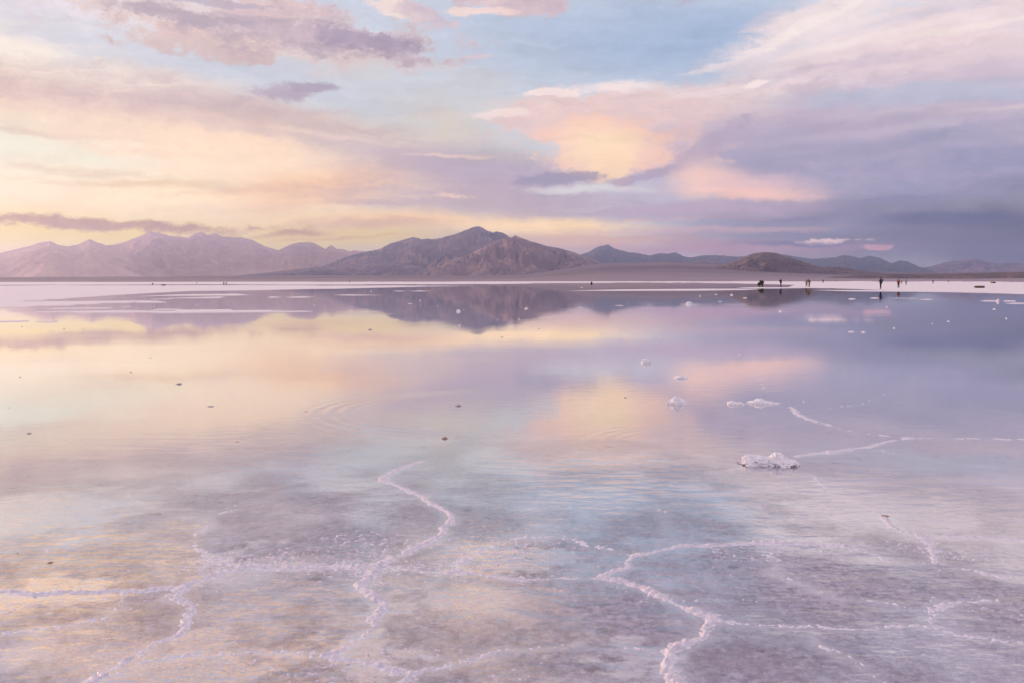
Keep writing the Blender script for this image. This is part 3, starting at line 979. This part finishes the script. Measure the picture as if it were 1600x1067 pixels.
LEFT = [(-420, 415), (-300, 395), (-220, 388), (-120, 402), (-40, 405), (0, 396), (49, 384), (61, 380), (78, 377), (91, 383), (105, 385.5), (121, 383), (140, 374), (154, 380),
        (168, 384), (182, 382), (196, 378), (217, 370), (234.5, 362), (252, 365), (269.5, 370), (280, 370), (292, 372),
        (304.5, 365), (316, 362), (324, 368), (337, 364.5), (346.5, 370), (360, 371), (378, 371.5), (395.5, 376), (413, 385),
        (434, 391.5), (460, 397), (500, 404), (540, 412), (580, 420), (620, 430)]
LEFT_FRONT = [(-420, 420), (-300, 402), (-200, 398), (-100, 408), (-30, 404), (0, 398), (49, 386), (61, 383), (78, 380), (95, 386), (121, 386), (140, 377), (154, 382), (170, 386), (182, 388), (200, 399), (221, 412), (240, 420), (262, 430)]
LEFT_END = [(380, 428), (405, 410), (425, 396), (434, 392), (455, 382), (469, 379), (488, 379), (500.5, 385.5), (509, 389.7), (513, 386), (518, 383), (525, 389),
            (535.5, 390), (549.5, 394), (553, 391), (560, 392.5), (580, 394), (620, 402), (680, 415), (720, 425)]
MAIN = [(470, 432), (500, 418), (540, 402), (565, 395), (592.5, 390), (610, 381), (627.5, 376), (645, 371), (650, 372), (660, 374.5), (667.5, 373),
        (675, 374.5), (690, 372), (715, 365), (730, 359), (740, 355), (747.5, 354), (752.5, 355.5), (760, 360), (770, 364),
        (776, 362), (786, 364), (799, 372.5), (820, 382), (860, 398), (900, 412), (940, 425)]
MAIN_FRONT = [(640, 432), (660, 421), (680, 407), (692, 401), (702, 400), (714, 403), (725, 402), (747, 391), (765, 381), (785, 374), (797, 372.5), (804.5, 368), (815, 372.5),
              (835, 379), (852.5, 384.5), (877, 389), (895, 394), (915, 402), (940, 412), (970, 419), (1010, 427), (1050, 433)]
RIGHT_FAR = [(860, 420), (885, 407), (907, 398), (920.5, 394), (934, 386), (950, 382.5), (961, 389), (970, 391.5), (983.5, 394.6), (997, 396), (1015, 399.6),
             (1031, 396), (1042, 397), (1055.5, 394.6), (1067, 400.5), (1078, 403), (1096, 399.6), (1118.5, 399), (1150, 401.4), (1190, 400),
             (1226.5, 398), (1240, 401), (1267, 405), (1285, 403.6), (1303, 402.7), (1319, 399), (1330, 400.5), (1343.5, 403.6),
             (1359, 399.6), (1375, 403.6), (1393, 411.8), (1406.5, 407), (1420, 409.5), (1433.5, 416), (1460, 424), (1480, 432)]
RIGHT_END = [(1400, 430), (1440, 419), (1460.5, 415), (1483, 408.6), (1501, 407), (1523.5, 404), (1541.5, 409.5), (1564, 412), (1582, 410.4), (1600, 412),
             (1660, 408), (1720, 401), (1800, 409), (1900, 414), (2000, 424)]
HILL = [(1000, 433), (1050, 428), (1090, 423), (1120, 416.5), (1141, 411), (1159, 403.6), (1170, 399), (1177, 396.5), (1195, 394.3), (1213, 395.5), (1226.5, 400.5), (1249, 407),
        (1267, 413), (1280.5, 417.5), (1300, 418), (1312, 417.5), (1328, 420), (1343.5, 423), (1380, 427), (1430, 431), (1470, 434)]
SMALL = [(1010, 422), (1050, 414), (1078, 410.5), (1096, 407), (1118, 411), (1140, 417), (1170, 424)]
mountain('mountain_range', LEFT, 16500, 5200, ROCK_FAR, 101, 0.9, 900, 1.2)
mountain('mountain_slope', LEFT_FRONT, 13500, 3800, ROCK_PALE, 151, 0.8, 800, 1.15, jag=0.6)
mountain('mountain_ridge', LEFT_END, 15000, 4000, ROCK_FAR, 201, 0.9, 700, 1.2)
ROCK_SHADED = rock_material('shaded_rock', (0.085, 0.08, 0.13, 1), (0.20, 0.15, 0.18, 1), (0.37, 0.245, 0.22, 1), 0.0010)  # bluish shadow of the main peak, with some lit orange, put into its colour
mountain('mountain', MAIN, 11500, 3600, ROCK_SHADED, 301, 1.5, 520, 1.3, jag=0.7)
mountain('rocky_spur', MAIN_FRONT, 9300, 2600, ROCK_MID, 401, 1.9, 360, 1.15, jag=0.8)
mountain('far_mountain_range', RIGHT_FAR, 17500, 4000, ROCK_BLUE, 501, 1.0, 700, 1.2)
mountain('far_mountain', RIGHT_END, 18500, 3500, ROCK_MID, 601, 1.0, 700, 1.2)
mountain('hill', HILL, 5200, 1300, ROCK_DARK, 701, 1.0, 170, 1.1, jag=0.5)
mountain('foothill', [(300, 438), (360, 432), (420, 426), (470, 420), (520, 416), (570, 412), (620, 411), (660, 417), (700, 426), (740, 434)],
         8600, 1800, ROCK_SHADED, 951, 1.0, 320, 1.0, jag=0.5)
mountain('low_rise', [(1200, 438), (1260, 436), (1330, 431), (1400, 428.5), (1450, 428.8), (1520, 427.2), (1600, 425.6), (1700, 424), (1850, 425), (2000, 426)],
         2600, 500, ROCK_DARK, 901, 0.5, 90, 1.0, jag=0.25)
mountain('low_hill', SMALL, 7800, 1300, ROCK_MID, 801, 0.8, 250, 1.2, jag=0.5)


# ------------------------------------------------------------------ haze

def build_haze():
    m, N, out = new_mat('haze')
    v = N.new('ShaderNodeVolumePrincipled')
    v.inputs['Color'].default_value = HAZE_TINT + (1.0,)
    v.inputs['Density'].default_value = HAZE
    v.inputs['Anisotropy'].default_value = HAZE_G
    N.l.new(v.outputs[0], out.inputs['Volume'])
    bm = bmesh.new()
    bmesh.ops.create_cube(bm, size=1.0)
    me = bpy.data.meshes.new('haze')
    lo, hi = Vector((-23000, -23000, -14)), Vector((23000, 24000, HAZE_TOP))
    for vv in bm.verts:
        vv.co = Vector([lo[i] if vv.co[i] < 0 else hi[i] for i in range(3)])
    bm.to_mesh(me)
    bm.free()
    me.materials.append(m)
    o = link(bpy.data.objects.new('haze', me))
    o['kind'] = 'stuff'
    o['label'] = 'thin mauve evening haze over the flat and the mountains'


build_haze()


# ------------------------------------------------------------------ lumps of salt in the water
def plain_mat(name, c, rough=0.8, c2=None, scale=20.0):
    m, N, out = new_mat(name)
    b = N.new('ShaderNodeBsdfPrincipled')
    co = N.new('ShaderNodeTexCoord').outputs['Object']
    n = N.noise(co, scale, 4.0, 0.6)
    c2 = c2 or tuple(v * 0.65 for v in c)
    N.put(b.inputs['Base Color'], N.mix(N.maprange(n, 0.35, 0.65), tuple(c) + (1,), tuple(c2) + (1,)))
    b.inputs['Roughness'].default_value = rough
    bump = N.new('ShaderNodeBump')
    bump.inputs['Strength'].default_value = 0.4
    bump.inputs['Distance'].default_value = 0.01
    N.put(bump.inputs['Height'], n)
    N.put(b.inputs['Normal'], bump.outputs[0])
    N.l.new(b.outputs[0], out.inputs[0])
    return m


SALT_LUMP = plain_mat('salt_lump', (0.82, 0.80, 0.82), 0.6, (0.66, 0.64, 0.68), 90.0)
SALT_DIRTY = plain_mat('dirty_salt_lump', (0.55, 0.50, 0.52), 0.7, (0.32, 0.28, 0.30), 90.0)
SALT_BROWN = plain_mat('brown_salt_lump', (0.42, 0.28, 0.22), 0.7, (0.24, 0.16, 0.14), 90.0)


def lump_mesh(name, w, h, n, seed, mat, sub=3, lean=None, flat=0.9):
    """one heap of grown-together salt knobs, w wide and h high, standing on z=0"""
    r_ = random.Random(seed)
    bm = bmesh.new()
    knobs = []
    for i in range(n):
        t = 0.0 if n == 1 else (i / (n - 1) * 2 - 1)
        prof = lean[i] if lean else r_.uniform(0.65, 1.0)
        rx = w * 0.5 / max(1, n * 0.42) * r_.uniform(0.85, 1.2)
        knobs.append((t * (w * 0.5 - rx * 0.9), r_.uniform(-0.12, 0.12) * w * (0.6 if n > 1 else 0), rx, h * prof))
    for k, (x0, y0, rx, hh) in enumerate(knobs):
        g = bmesh.ops.create_icosphere(bm, subdivisions=sub, radius=1.0)['verts']
        co = np.array([v.co for v in g])
        q = co * 1.25 + seed * 3.7 + k * 5.1
        d = 0.50 * fbm(q[:, 0] + 0.7 * q[:, 2], q[:, 1] - 0.6 * q[:, 2], 2, seed % 50)
        d += 0.42 * fbm(3 * q[:, 0] - 1.9 * q[:, 2], 3 * q[:, 1] + 2.3 * q[:, 2], 3, seed % 50 + 3, 0.6, ridged=True) - 0.1
        d += 0.13 * fbm(9 * q[:, 0] - 5 * q[:, 2], 9 * q[:, 1] + 7 * q[:, 2], 3, seed % 50 + 7, 0.6)
        for v, dd, c in zip(g, d, co):
            p = Vector(c) * (1 + dd)
            v.co = (x0 + p.x * rx, y0 + p.y * rx * flat, max(-0.25, p.z) * hh * 0.85)
    if sub >= 3:                       # crust that has spread round the foot
        g = bmesh.ops.create_icosphere(bm, subdivisions=3, radius=1.0)['verts']
        for v in g:
            q = v.co * 1.7
            k = 1 + 0.5 * float(fbm(np.array([q.x + seed]), np.array([q.y]), 3, 5)[0])
            v.co = (v.co.x * w * 0.51 * k, v.co.y * w * 0.24 * k, v.co.z * h * 0.10)
    me = bpy.data.meshes.new(name)
    bm.to_mesh(me)
    bm.free()
    for p in me.polygons:
        p.use_smooth = False
    me.materials.append(mat)
    return me


def lump(px, py, wpx, hpx, label, n=3, mat=None, lean=None, group=None, name='salt_lump', cat='salt lump', sub=3, rot=0.0, flat=0.9):
    if mat is not None:
        wpx, hpx = wpx * 0.62, hpx * 0.55
    elif sub == 2:
        wpx, hpx = wpx * 0.62, hpx * 0.6
    p = on_ground(px, py)
    d = math.hypot(p[0], p[1])
    k = 0.92 * d / F_PX
    me = lump_mesh(name, wpx * k, hpx * k * 1.05, n, int(px * 7 + py) % 997, mat or SALT_LUMP, sub, lean, flat)
    o = link(bpy.data.objects.new(name, me))
    o.location = (p[0], p[1] + 0.3 * wpx * k * flat * 0.5, -0.002)
    o.rotation_euler.z = -math.atan2(p[0], p[1]) + rot
    tag(o, label, cat, group or 'lumps of salt standing in the shallow water')


lump(1204, 726, 86, 15, 'largest white salt lump, long and knobbly, on a pale ridge in shallow water', 5, lean=[0.95, 0.75, 0.85, 1.0, 0.65], sub=4)
lump(1058, 631, 29, 11, 'oval crusty white salt lump between the pair of flat lumps and the peach reflection', 4, lean=[0.5, 1.0, 1.0, 0.7])
lump(1150, 632, 26, 5.5, 'low white salt lump just left of the one with a pointed knob', 4, lean=[1.0, 0.8, 0.8, 0.4])
lump(1194, 631, 52, 8, 'long low white salt lump with one pointed knob and a thin tail', 7, lean=[0.5, 0.7, 1.0, 0.55, 0.6, 0.45, 0.3])
lump(1010, 567, 13, 7, 'small bright white twin knobbed salt lump beyond the oval crusty one', 2, lean=[1.0, 0.95])
lump(1064, 591, 20, 5, 'thin flat white salt lump above the oval crusty one', 4, lean=[0.5, 1.0, 0.7, 0.5])
lump(716, 634, 12, 5.5, 'small rounded grey salt lump beside faint curved ripples', 2, SALT_DIRTY)
lump(695, 685, 17, 5.5, 'small brownish salt lump with a flat tail on pale blue water', 3, SALT_BROWN, lean=[0.5, 1.0, 0.3])
lump(329, 635, 12, 4, 'small grey salt lump in yellow water, nearer of the two there', 2, SALT_DIRTY)
lump(279, 600, 11, 4, 'small grey salt lump in yellow water, farther of the two there', 2, SALT_DIRTY)
lump(578, 515.5, 9, 3, 'tiny grey flat salt lump below the reflected saddle of the mountains', 2, SALT_DIRTY)
lump(45, 677, 10, 3, 'tiny dark salt lump near the left edge of the water', 2, SALT_DIRTY)
lump(78, 879, 12, 4, 'small dark brown salt lump near the bottom left corner, beside a bright reflection', 2, SALT_BROWN)
lump(977, 621, 7, 3, 'tiny dark salt lump inside the peach cloud reflection', 1, SALT_DIRTY)
lump(478, 643, 7, 3, 'tiny dark salt lump in pinkish water left of the curved ripples', 1, SALT_DIRTY)
lump(370, 690, 10, 2, 'thin grey sliver of salt in the pink shallows', 2, SALT_DIRTY)
lump(1384, 806, 16, 4, 'dark brown flat salt lump in the pale reflected plume', 2, SALT_BROWN)
lump(716.5, 487, 5, 3.2, 'round white salt lump in the dark reflection of the central peak', 1)
lump(1077, 475.5, 8, 4, 'pair of fused white salt knobs on far blue grey water', 2, lean=[0.9, 1.0])
lump(1559.5, 471.5, 3.5, 4.5, 'tiny upright white salt lump between flat salt bars at the far right', 1)
for x, y, w, h in [(718, 509, 4, 3.5), (811, 499, 3.5, 3.5), (656, 470, 3, 3), (1030, 527, 4, 3), (1572.5, 498, 4, 3.2), (1554, 483.5, 6, 2), (1482, 502.5, 5, 3),
                   (1386, 480, 3, 3), (1457, 506, 3, 2.5), (1397, 513, 4, 3), (1019, 498, 3, 2.5), (241, 479, 3, 3), (307, 477, 2.6, 2.6), (491, 477, 3, 3),
                   (684, 478.5, 2.6, 2.4), (1094, 463, 3, 2.5), (1143, 461.5, 8, 3), (1119, 460.5, 6, 2.2), (909, 450, 5, 2), (1220, 487, 8, 3),
                   (1164, 466, 9, 1.8), (1126, 471.5, 10, 1.4), (580, 456, 2.5, 2.2), (1155, 554, 3.5, 3), (1146, 522, 3, 2), (904, 496, 3, 2), (1256, 627, 4, 3.5),
                   (777, 500, 3, 2.2), (725, 484.5, 3, 2)]:
    lump(x, y, w, h, 'tiny white salt crumb lying on the far shallow water', 1 if w < 5 else 2, group='tiny white salt crumbs on the far water', name='salt_crumb', cat='salt crumb', sub=2)
for x, y, w, h in [(842, 514, 4, 2.6), (784, 527, 6, 2.4), (204, 581, 6, 2.2), (100, 514, 3.5, 2.4), (130, 513.5, 3, 2), (34, 511, 3, 2), (235, 559, 5, 1.6), (31, 589, 5, 2),
                   (940, 521, 3, 1.6), (475, 549, 5, 1.4), (14, 637, 5, 1.8), (27, 864, 7, 3)]:
    lump(x, y, w, h, 'tiny dark crumb of salt lying on the shallow water', 1, SALT_DIRTY, group='tiny dark crumbs on the water', name='dark_crumb', cat='salt crumb', sub=2)


# ------------------------------------------------------------------ people far out on the flat
def skin_mesh(name, verts, edges, radii, mat, root=0, sub=1):
    me = bpy.data.meshes.new(name)
    me.from_pydata([tuple(v) for v in verts], edges, [])
    o = bpy.data.objects.new(name, me)
    COL.objects.link(o)
    o.modifiers.new('skin', 'SKIN').use_smooth_shade = True
    for i, r in enumerate(radii):
        sv = me.skin_vertices[0].data[i]
        sv.radius = (r, r) if not isinstance(r, tuple) else r
        sv.use_root = i == root
    m = o.modifiers.new('sub', 'SUBSURF')
    m.levels = m.render_levels = sub
    dg = bpy.context.evaluated_depsgraph_get()
    out = bpy.data.meshes.new_from_object(o.evaluated_get(dg))
    bpy.data.objects.remove(o)
    bpy.data.meshes.remove(me)
    out.name = name
    out.materials.clear()
    out.materials.append(mat)
    for p in out.polygons:
        p.use_smooth = True
        p.material_index = 0
    return out


def add_tube(bm, p0, p1, r0, r1, seg=6):
    p0, p1 = Vector(p0), Vector(p1)
    q = (p1 - p0).to_track_quat('Z', 'Y')
    ring = []
    for p, r in ((p0, r0), (p1, r1)):
        ring.append([bm.verts.new(p + q @ Vector((r * math.cos(2 * math.pi * i / seg), r * math.sin(2 * math.pi * i / seg), 0))) for i in range(seg)])
    for i in range(seg):
        bm.faces.new((ring[0][i], ring[0][(i + 1) % seg], ring[1][(i + 1) % seg], ring[1][i]))
    bm.faces.new(list(reversed(ring[0])))
    bm.faces.new(ring[1])


def add_ball(bm, c, r, s=(1, 1, 1), sub=2):
    for v in bmesh.ops.create_icosphere(bm, subdivisions=sub, radius=r)['verts']:
        v.co = Vector((v.co.x * s[0], v.co.y * s[1], v.co.z * s[2])) + Vector(c)


SKIN = plain_mat('skin', (0.30, 0.17, 0.11), 0.6, (0.27, 0.15, 0.10))
HAIR = plain_mat('dark_hair', (0.018, 0.014, 0.012), 0.6)
SHOE = plain_mat('dark_shoe', (0.02, 0.02, 0.022), 0.6)
CLOTH = {}


def cloth(c):
    if c not in CLOTH:
        CLOTH[c] = plain_mat('cloth', c, 0.85, None, 14.0)
    return CLOTH[c]


STAND = dict(pel=(0, 0, .93), wst=(0, 0, 1.08), chs=(0, .01, 1.30), nck=(0, .01, 1.45), hd=(0, .025, 1.585), top=(0, .015, 1.68),
             sL=(-.18, 0, 1.385), eL=(-.24, .0, 1.12), wL=(-.25, .06, .87), sR=(.18, 0, 1.385), eR=(.24, 0, 1.12), wR=(.25, .06, .87),
             hL=(-.09, 0, .88), kL=(-.10, .02, .48), aL=(-.10, -.01, .08), hR=(.09, 0, .88), kR=(.10, .02, .48), aR=(.10, -.01, .08))


def person(px, py, height, face, label, jacket, trousers, pose=None, hat=None, pack=None, group='people walking far out on the salt flat', dist=None, z0=0.0):
    """face: heading in degrees, 0 looks away from the camera, 180 towards it"""
    J = {k: Vector(v) for k, v in STAND.items()}
    for k, v in (pose or {}).items():
        J[k] = Vector(v)
    p = on_ground(px, py, z0) if dist is None else np.array([*at_dist(px, py, dist)[:2], z0])
    root = bpy.data.objects.new('person', None)
    COL.objects.link(root)
    root.location = (p[0], p[1], z0)
    s_ = height / 1.72
    root.scale = (s_, s_, s_)
    root.rotation_euler.z = math.radians(face)
    tag(root, label, 'person', group)
    names = ['pel', 'wst', 'chs', 'nck', 'hd', 'top', 'sL', 'eL', 'wL', 'sR', 'eR', 'wR', 'hL', 'kL', 'aL', 'hR', 'kR', 'aR']
    V = [J[n] for n in names]
    E = [(0, 1), (1, 2), (2, 3), (3, 4), (4, 5), (2, 6), (6, 7), (7, 8), (2, 9), (9, 10), (10, 11), (0, 12), (12, 13), (13, 14), (0, 15), (15, 16), (16, 17)]
    Rr = [.12, .105, .125, .055, .092, .06, .055, .043, .030, .055, .043, .030, .085, .060, .040, .085, .060, .040]
    for sd in ('L', 'R'):                       # hands and feet
        el, wr = J['e' + sd], J['w' + sd]
        dr = (wr - el).normalized()
        V.append(wr + dr * .07)
        E.append((names.index('w' + sd), len(V) - 1))
        Rr.append((.038, .020))
        an = J['a' + sd]
        V.append(an + Vector((0, .15, -.045)))
        E.append((names.index('a' + sd), len(V) - 1))
        Rr.append((.040, .030))
    me = skin_mesh('body', V, E, Rr, SKIN)
    bm = bmesh.new()
    bm.from_mesh(me)
    h = J['hd']
    add_tube(bm, h + Vector((0, .075, .012)), h + Vector((0, .118, -.018)), .008, .014)        # nose
    for sx in (-1, 1):
        add_ball(bm, h + Vector((sx * .088, .0, -.005)), .026, (.4, .8, 1.2), 1)                 # ears
        add_ball(bm, h + Vector((sx * .032, .083, .018)), .011, (1.2, .6, .8), 1)                # eyes
    add_ball(bm, h + Vector((0, .085, -.050)), .016, (1.6, .5, .4), 1)                           # mouth
    for sd, sx in (('L', -1), ('R', 1)):
        el, wr = J['e' + sd], J['w' + sd]
        dr = (wr - el).normalized()
        si = Vector((0, 1, 0)) - dr * dr.y
        si = si.normalized() if si.length > .1 else Vector((0, 0, 1))
        inn = dr.cross(si) * (-sx)
        for i, ln in enumerate((.055, .068, .072, .064)):                                        # fingers, thumb
            b0 = wr + dr * .085 + si * (.030 - .0 - (3 - i) * .018)
            b1 = b0 + dr * ln * .6 + inn * .006
            add_tube(bm, b0, b1, .009, .008, 5)
            add_tube(bm, b1, b1 + dr * ln * .4 + inn * .018, .008, .006, 5)
        t0 = wr + dr * .03 + si * .03
        add_tube(bm, t0, t0 + dr * .045 + si * .030 + inn * .01, .011, .008, 5)
    bm.to_mesh(me)
    bm.free()
    link(bpy.data.objects.new('body', me), root)
    # jacket
    jn = ['pel', 'wst', 'chs', 'nck', 'sL', 'eL', 'wL', 'sR', 'eR', 'wR']
    JV = [J[n].copy() for n in jn]
    JV[0] = J['pel'] * 0.85 + (J['hL'] + J['hR']) * 0.075
    JV[3] = J['chs'].lerp(J['nck'], 0.75)
    JV[6] = J['eL'].lerp(J['wL'], .93)
    JV[9] = J['eR'].lerp(J['wR'], .93)
    JE = [(0, 1), (1, 2), (2, 3), (2, 4), (4, 5), (5, 6), (2, 7), (7, 8), (8, 9)]
    link(bpy.data.objects.new('jacket', skin_mesh('jacket', JV, JE, [.165, .155, .165, .075, .082, .066, .05, .082, .066, .05], cloth(jacket))), root)
    TV = [J[n] for n in ('pel', 'hL', 'kL', 'aL', 'hR', 'kR', 'aR')]
    link(bpy.data.objects.new('trousers', skin_mesh('trousers', TV, [(0, 1), (1, 2), (2, 3), (0, 4), (4, 5), (5, 6)], [.135, .108, .080, .062, .108, .080, .062], cloth(trousers))), root)
    for sd in ('L', 'R'):
        bm = bmesh.new()
        add_ball(bm, J['a' + sd] + Vector((0, .07, -.035)), .055, (.85, 2.3, .85), 2)
        mm = bpy.data.meshes.new('shoe')
        bm.to_mesh(mm)
        bm.free()
        mm.materials.append(SHOE)
        link(bpy.data.objects.new('shoe', mm), root)
    bm = bmesh.new()
    up = (J['top'] - J['nck']).normalized()
    add_ball(bm, h + up * .035 - Vector((0, .022, 0)), .105, (.98, 1.0, .95), 2)
    if hat:
        add_ball(bm, h + up * .06, .17, (1, 1, .12), 2)
    mm = bpy.data.meshes.new('hat' if hat else 'hair')
    bm.to_mesh(mm)
    bm.free()
    mm.materials.append(cloth(hat) if hat else HAIR)
    link(bpy.data.objects.new('hat' if hat else 'hair', mm), root)
    if pack:
        bm = bmesh.new()
        c = (J['chs'] + J['wst']) / 2
        back = Vector((0, -1, 0)) if abs(up.z) > .7 else Vector((0, -.5, .85))
        add_ball(bm, c + back * .24, .17, (1.0, .75, 1.45), 2)
        mm = bpy.data.meshes.new('backpack')
        bm.to_mesh(mm)
        bm.free()
        mm.materials.append(cloth(pack))
        link(bpy.data.objects.new('backpack', mm), root)
    return root


NAVY = (0.012, 0.014, 0.030)
BLACK = (0.010, 0.009, 0.011)
BLUE = (0.06, 0.11, 0.24)
RED = (0.22, 0.03, 0.03)
BROWN = (0.075, 0.038, 0.018)
OCHRE = (0.24, 0.13, 0.055)
GREEN = (0.020, 0.026, 0.014)
WHITE = (0.30, 0.27, 0.28)
STEP = dict(kL=(-.09, .12, .49), aL=(-.09, .16, .08), kR=(.09, .02, .48), aR=(.09, -.20, .09), eL=(-.25, -.08, 1.13), wL=(-.24, -.02, .88), eR=(.25, .06, 1.13), wR=(.24, .18, .92))
CLOSE = dict(kL=(-.06, .02, .48), aL=(-.055, -.01, .08), kR=(.06, .02, .48), aR=(.055, -.01, .08), eL=(-.25, .04, 1.13), wL=(-.18, .20, 1.05), eR=(.26, -.03, 1.12), wR=(.28, .02, .87))
ARMSOUT = dict(eL=(-.36, .05, 1.22), wL=(-.50, .10, 1.03), eR=(.26, .10, 1.16), wR=(.14, .30, 1.12), wst=(0, .05, 1.07), chs=(0, .14, 1.27), nck=(0, .20, 1.40), hd=(0, .25, 1.53), top=(0, .27, 1.62),
               sL=(-.18, .13, 1.345), sR=(.18, .13, 1.345), kL=(-.13, .03, .48), aL=(-.14, -.01, .08), kR=(.11, .02, .48), aR=(.12, -.01, .08))
ARMSOUT2 = dict(ARMSOUT, eL=(-.26, .10, 1.16), wL=(-.14, .30, 1.12), eR=(.36, .05, 1.22), wR=(.50, .10, 1.03))
CROUCH = dict(pel=(0, -.18, .42), wst=(0, -.10, .56), chs=(0, .10, .74), nck=(0, .20, .86), hd=(0, .27, .98), top=(0, .29, 1.07), sL=(-.18, .10, .80), sR=(.18, .10, .80),
              eL=(-.25, .30, .62), wL=(-.16, .50, .45), eR=(.25, .30, .62), wR=(.16, .50, .45), hL=(-.10, -.16, .42), kL=(-.17, .24, .52), aL=(-.14, .02, .08),
              hR=(.10, -.16, .42), kR=(.17, .24, .52), aR=(.14, .02, .08))
BEND = dict(pel=(0, -.10, .86), wst=(0, .02, .98), chs=(0, .22, 1.08), nck=(0, .34, 1.10), hd=(0, .46, 1.10), top=(0, .54, 1.08), sL=(-.18, .26, 1.06), sR=(.18, .26, 1.06),
            eL=(-.20, .34, .80), wL=(-.15, .42, .56), eR=(.20, .34, .80), wR=(.15, .42, .56), hL=(-.09, -.10, .82), hR=(.09, -.10, .82), kL=(-.12, .02, .46), kR=(.12, .02, .46))

person(1376, 452.3, 1.86, 40, 'tallest person, in navy jacket and dark trousers, alone at the water edge', NAVY, NAVY, CLOSE, hat=NAVY, pack=BLUE)
person(1403.8, 450.8, 1.58, 160, 'person in dark red jacket and black trousers standing at the water edge', RED, BLACK, STEP)
person(1415.6, 445.6, 1.62, 200, 'person in white top and black trousers with arms out, behind the one in red', WHITE, BLACK, ARMSOUT)
person(1409.0, 443.9, 1.35, 120, 'small distant dark figure half beside the one in a red jacket', BLACK, BLACK, None)
person(1220, 448.7, 1.72, -70, 'person in dark navy with a bulging pack, standing between the two groups', NAVY, NAVY, CLOSE, pack=BLACK)
person(1260.2, 449.2, 1.56, -30, 'person in ochre brown jacket leaning in, left of the standing pair', OCHRE, BROWN, ARMSOUT)
person(1264.6, 449.2, 1.66, 30, 'person in darker brown jacket leaning in, right of the standing pair', BROWN, OCHRE, ARMSOUT2)
person(1185.8, 448.7, 1.95, -60, 'person in reddish brown clothes crouching, left of the huddled group', (0.10, 0.026, 0.018), BLACK, CROUCH)
person(1191.8, 448.7, 2.0, 62, 'person in dark green clothes bending down, right of the huddled group', GREEN, BLACK, BEND)
person(1188.8, 448.2, 2.1, 10, 'person in black stooping in the middle of the huddled group', BLACK, (0.03, 0.02, 0.012), CROUCH, pack=BLACK)
person(1286, 443.3, 1.62, 10, 'small distant person in black standing right of the brown clad pair', BLACK, BLACK, CLOSE)
person(1306.6, 438.9, 1.7, 0, 'tiny dark figure farthest away on the brown shore', BLACK, BLACK, None, dist=1290, z0=0.02)
person(1457.6, 444.2, 1.50, 180, 'distant person in black standing alone on the white salt with arms out', BLACK, BLACK, ARMSOUT)
person(1481.6, 441.7, 1.35, 180, 'smaller distant dark person on the salt, right of the lone one in black', BLACK, BLACK, None)
person(546, 442.2, 1.75, -60, 'lone dark person bending far out on the salt below the mountain saddle', BLACK, BLACK, BEND)


def sack(px, py, wpx, hpx, col, label, seed, name='sack', cat='sack', group='bags and bundles left on the salt', rope=True):
    p = on_ground(px, py, 0.01)
    k = math.hypot(p[0], p[1]) / F_PX
    w, h = wpx * k * 0.5, hpx * k * 0.5
    dpt = min(w, max(h, 0.3))
    root = bpy.data.objects.new(name, None)
    COL.objects.link(root)
    root.location = (p[0], p[1] + dpt * 0.5, 0.0)
    root.rotation_euler.z = -math.atan2(p[0], p[1])
    tag(root, label, cat, group)
    bm = bmesh.new()
    g = bmesh.ops.create_icosphere(bm, subdivisions=3, radius=1.0)['verts']
    co = np.array([v.co for v in g])
    d = 0.16 * fbm(co[:, 0] * 2 + seed + co[:, 2], co[:, 1] * 2 - co[:, 2], 3, seed)
    for v, c, dd in zip(g, co, d):
        q = [math.copysign(abs(t) ** 0.65, t) * (1 + dd) for t in c]
        v.co = (q[0] * w, q[1] * dpt, h + q[2] * h)
    me = bpy.data.meshes.new('cover')
    bm.to_mesh(me)
    bm.free()
    for f in me.polygons:
        f.use_smooth = True
    me.materials.append(cloth(col))
    link(bpy.data.objects.new('cover', me), root)
    if rope:
        for t in (-0.45, 0.4):
            bm = bmesh.new()
            pts = [Vector((t * w, math.cos(a) * dpt * 1.08, h + math.sin(a) * h * 1.08)) for a in np.linspace(0, 2 * math.pi, 15)]
            for a, b in zip(pts[:-1], pts[1:]):
                add_tube(bm, a, b, .015, .015, 5)
            me = bpy.data.meshes.new('rope')
            bm.to_mesh(me)
            bm.free()
            me.materials.append(cloth((0.10, 0.07, 0.05)))
            link(bpy.data.objects.new('rope', me), root)


sack(1531, 450.6, 14, 3.4, (0.17, 0.095, 0.06), 'long low brown bundle lying on the white salt near the right edge', 5, 'bundle', 'bundle')
sack(1549.8, 443.0, 3.4, 2.6, (0.55, 0.36, 0.03), 'small yellow bag beside a black one on the distant salt', 8)
sack(1553.4, 443.0, 4.4, 1.9, BLACK, 'small black bag beside a yellow one on the distant salt', 9)
sack(255.5, 446.8, 6.6, 1.9, BLACK, 'long flat black bundle on the white salt below the left mountains', 12, 'bundle', 'bundle')
sack(349.5, 444.1, 2.3, 2.2, BLACK, 'left one of two small black bags side by side on the salt', 13)
sack(353.3, 444.0, 2.2, 2.1, BLACK, 'right one of two small black bags side by side on the salt', 14)
sack(238.3, 444.6, 1.8, 1.8, BLACK, 'tiny dark bag just left of the long flat black bundle', 15, rope=False)
sack(307.2, 443.2, 1.5, 1.4, (0.10, 0.08, 0.09), 'faintest tiny grey bag alone between the black bundle and the two black bags', 16, rope=False)
sack(924.4, 443.4, 2.8, 2.7, BLACK, 'round black bag alone on the thin white salt line right of the central mountain', 17)
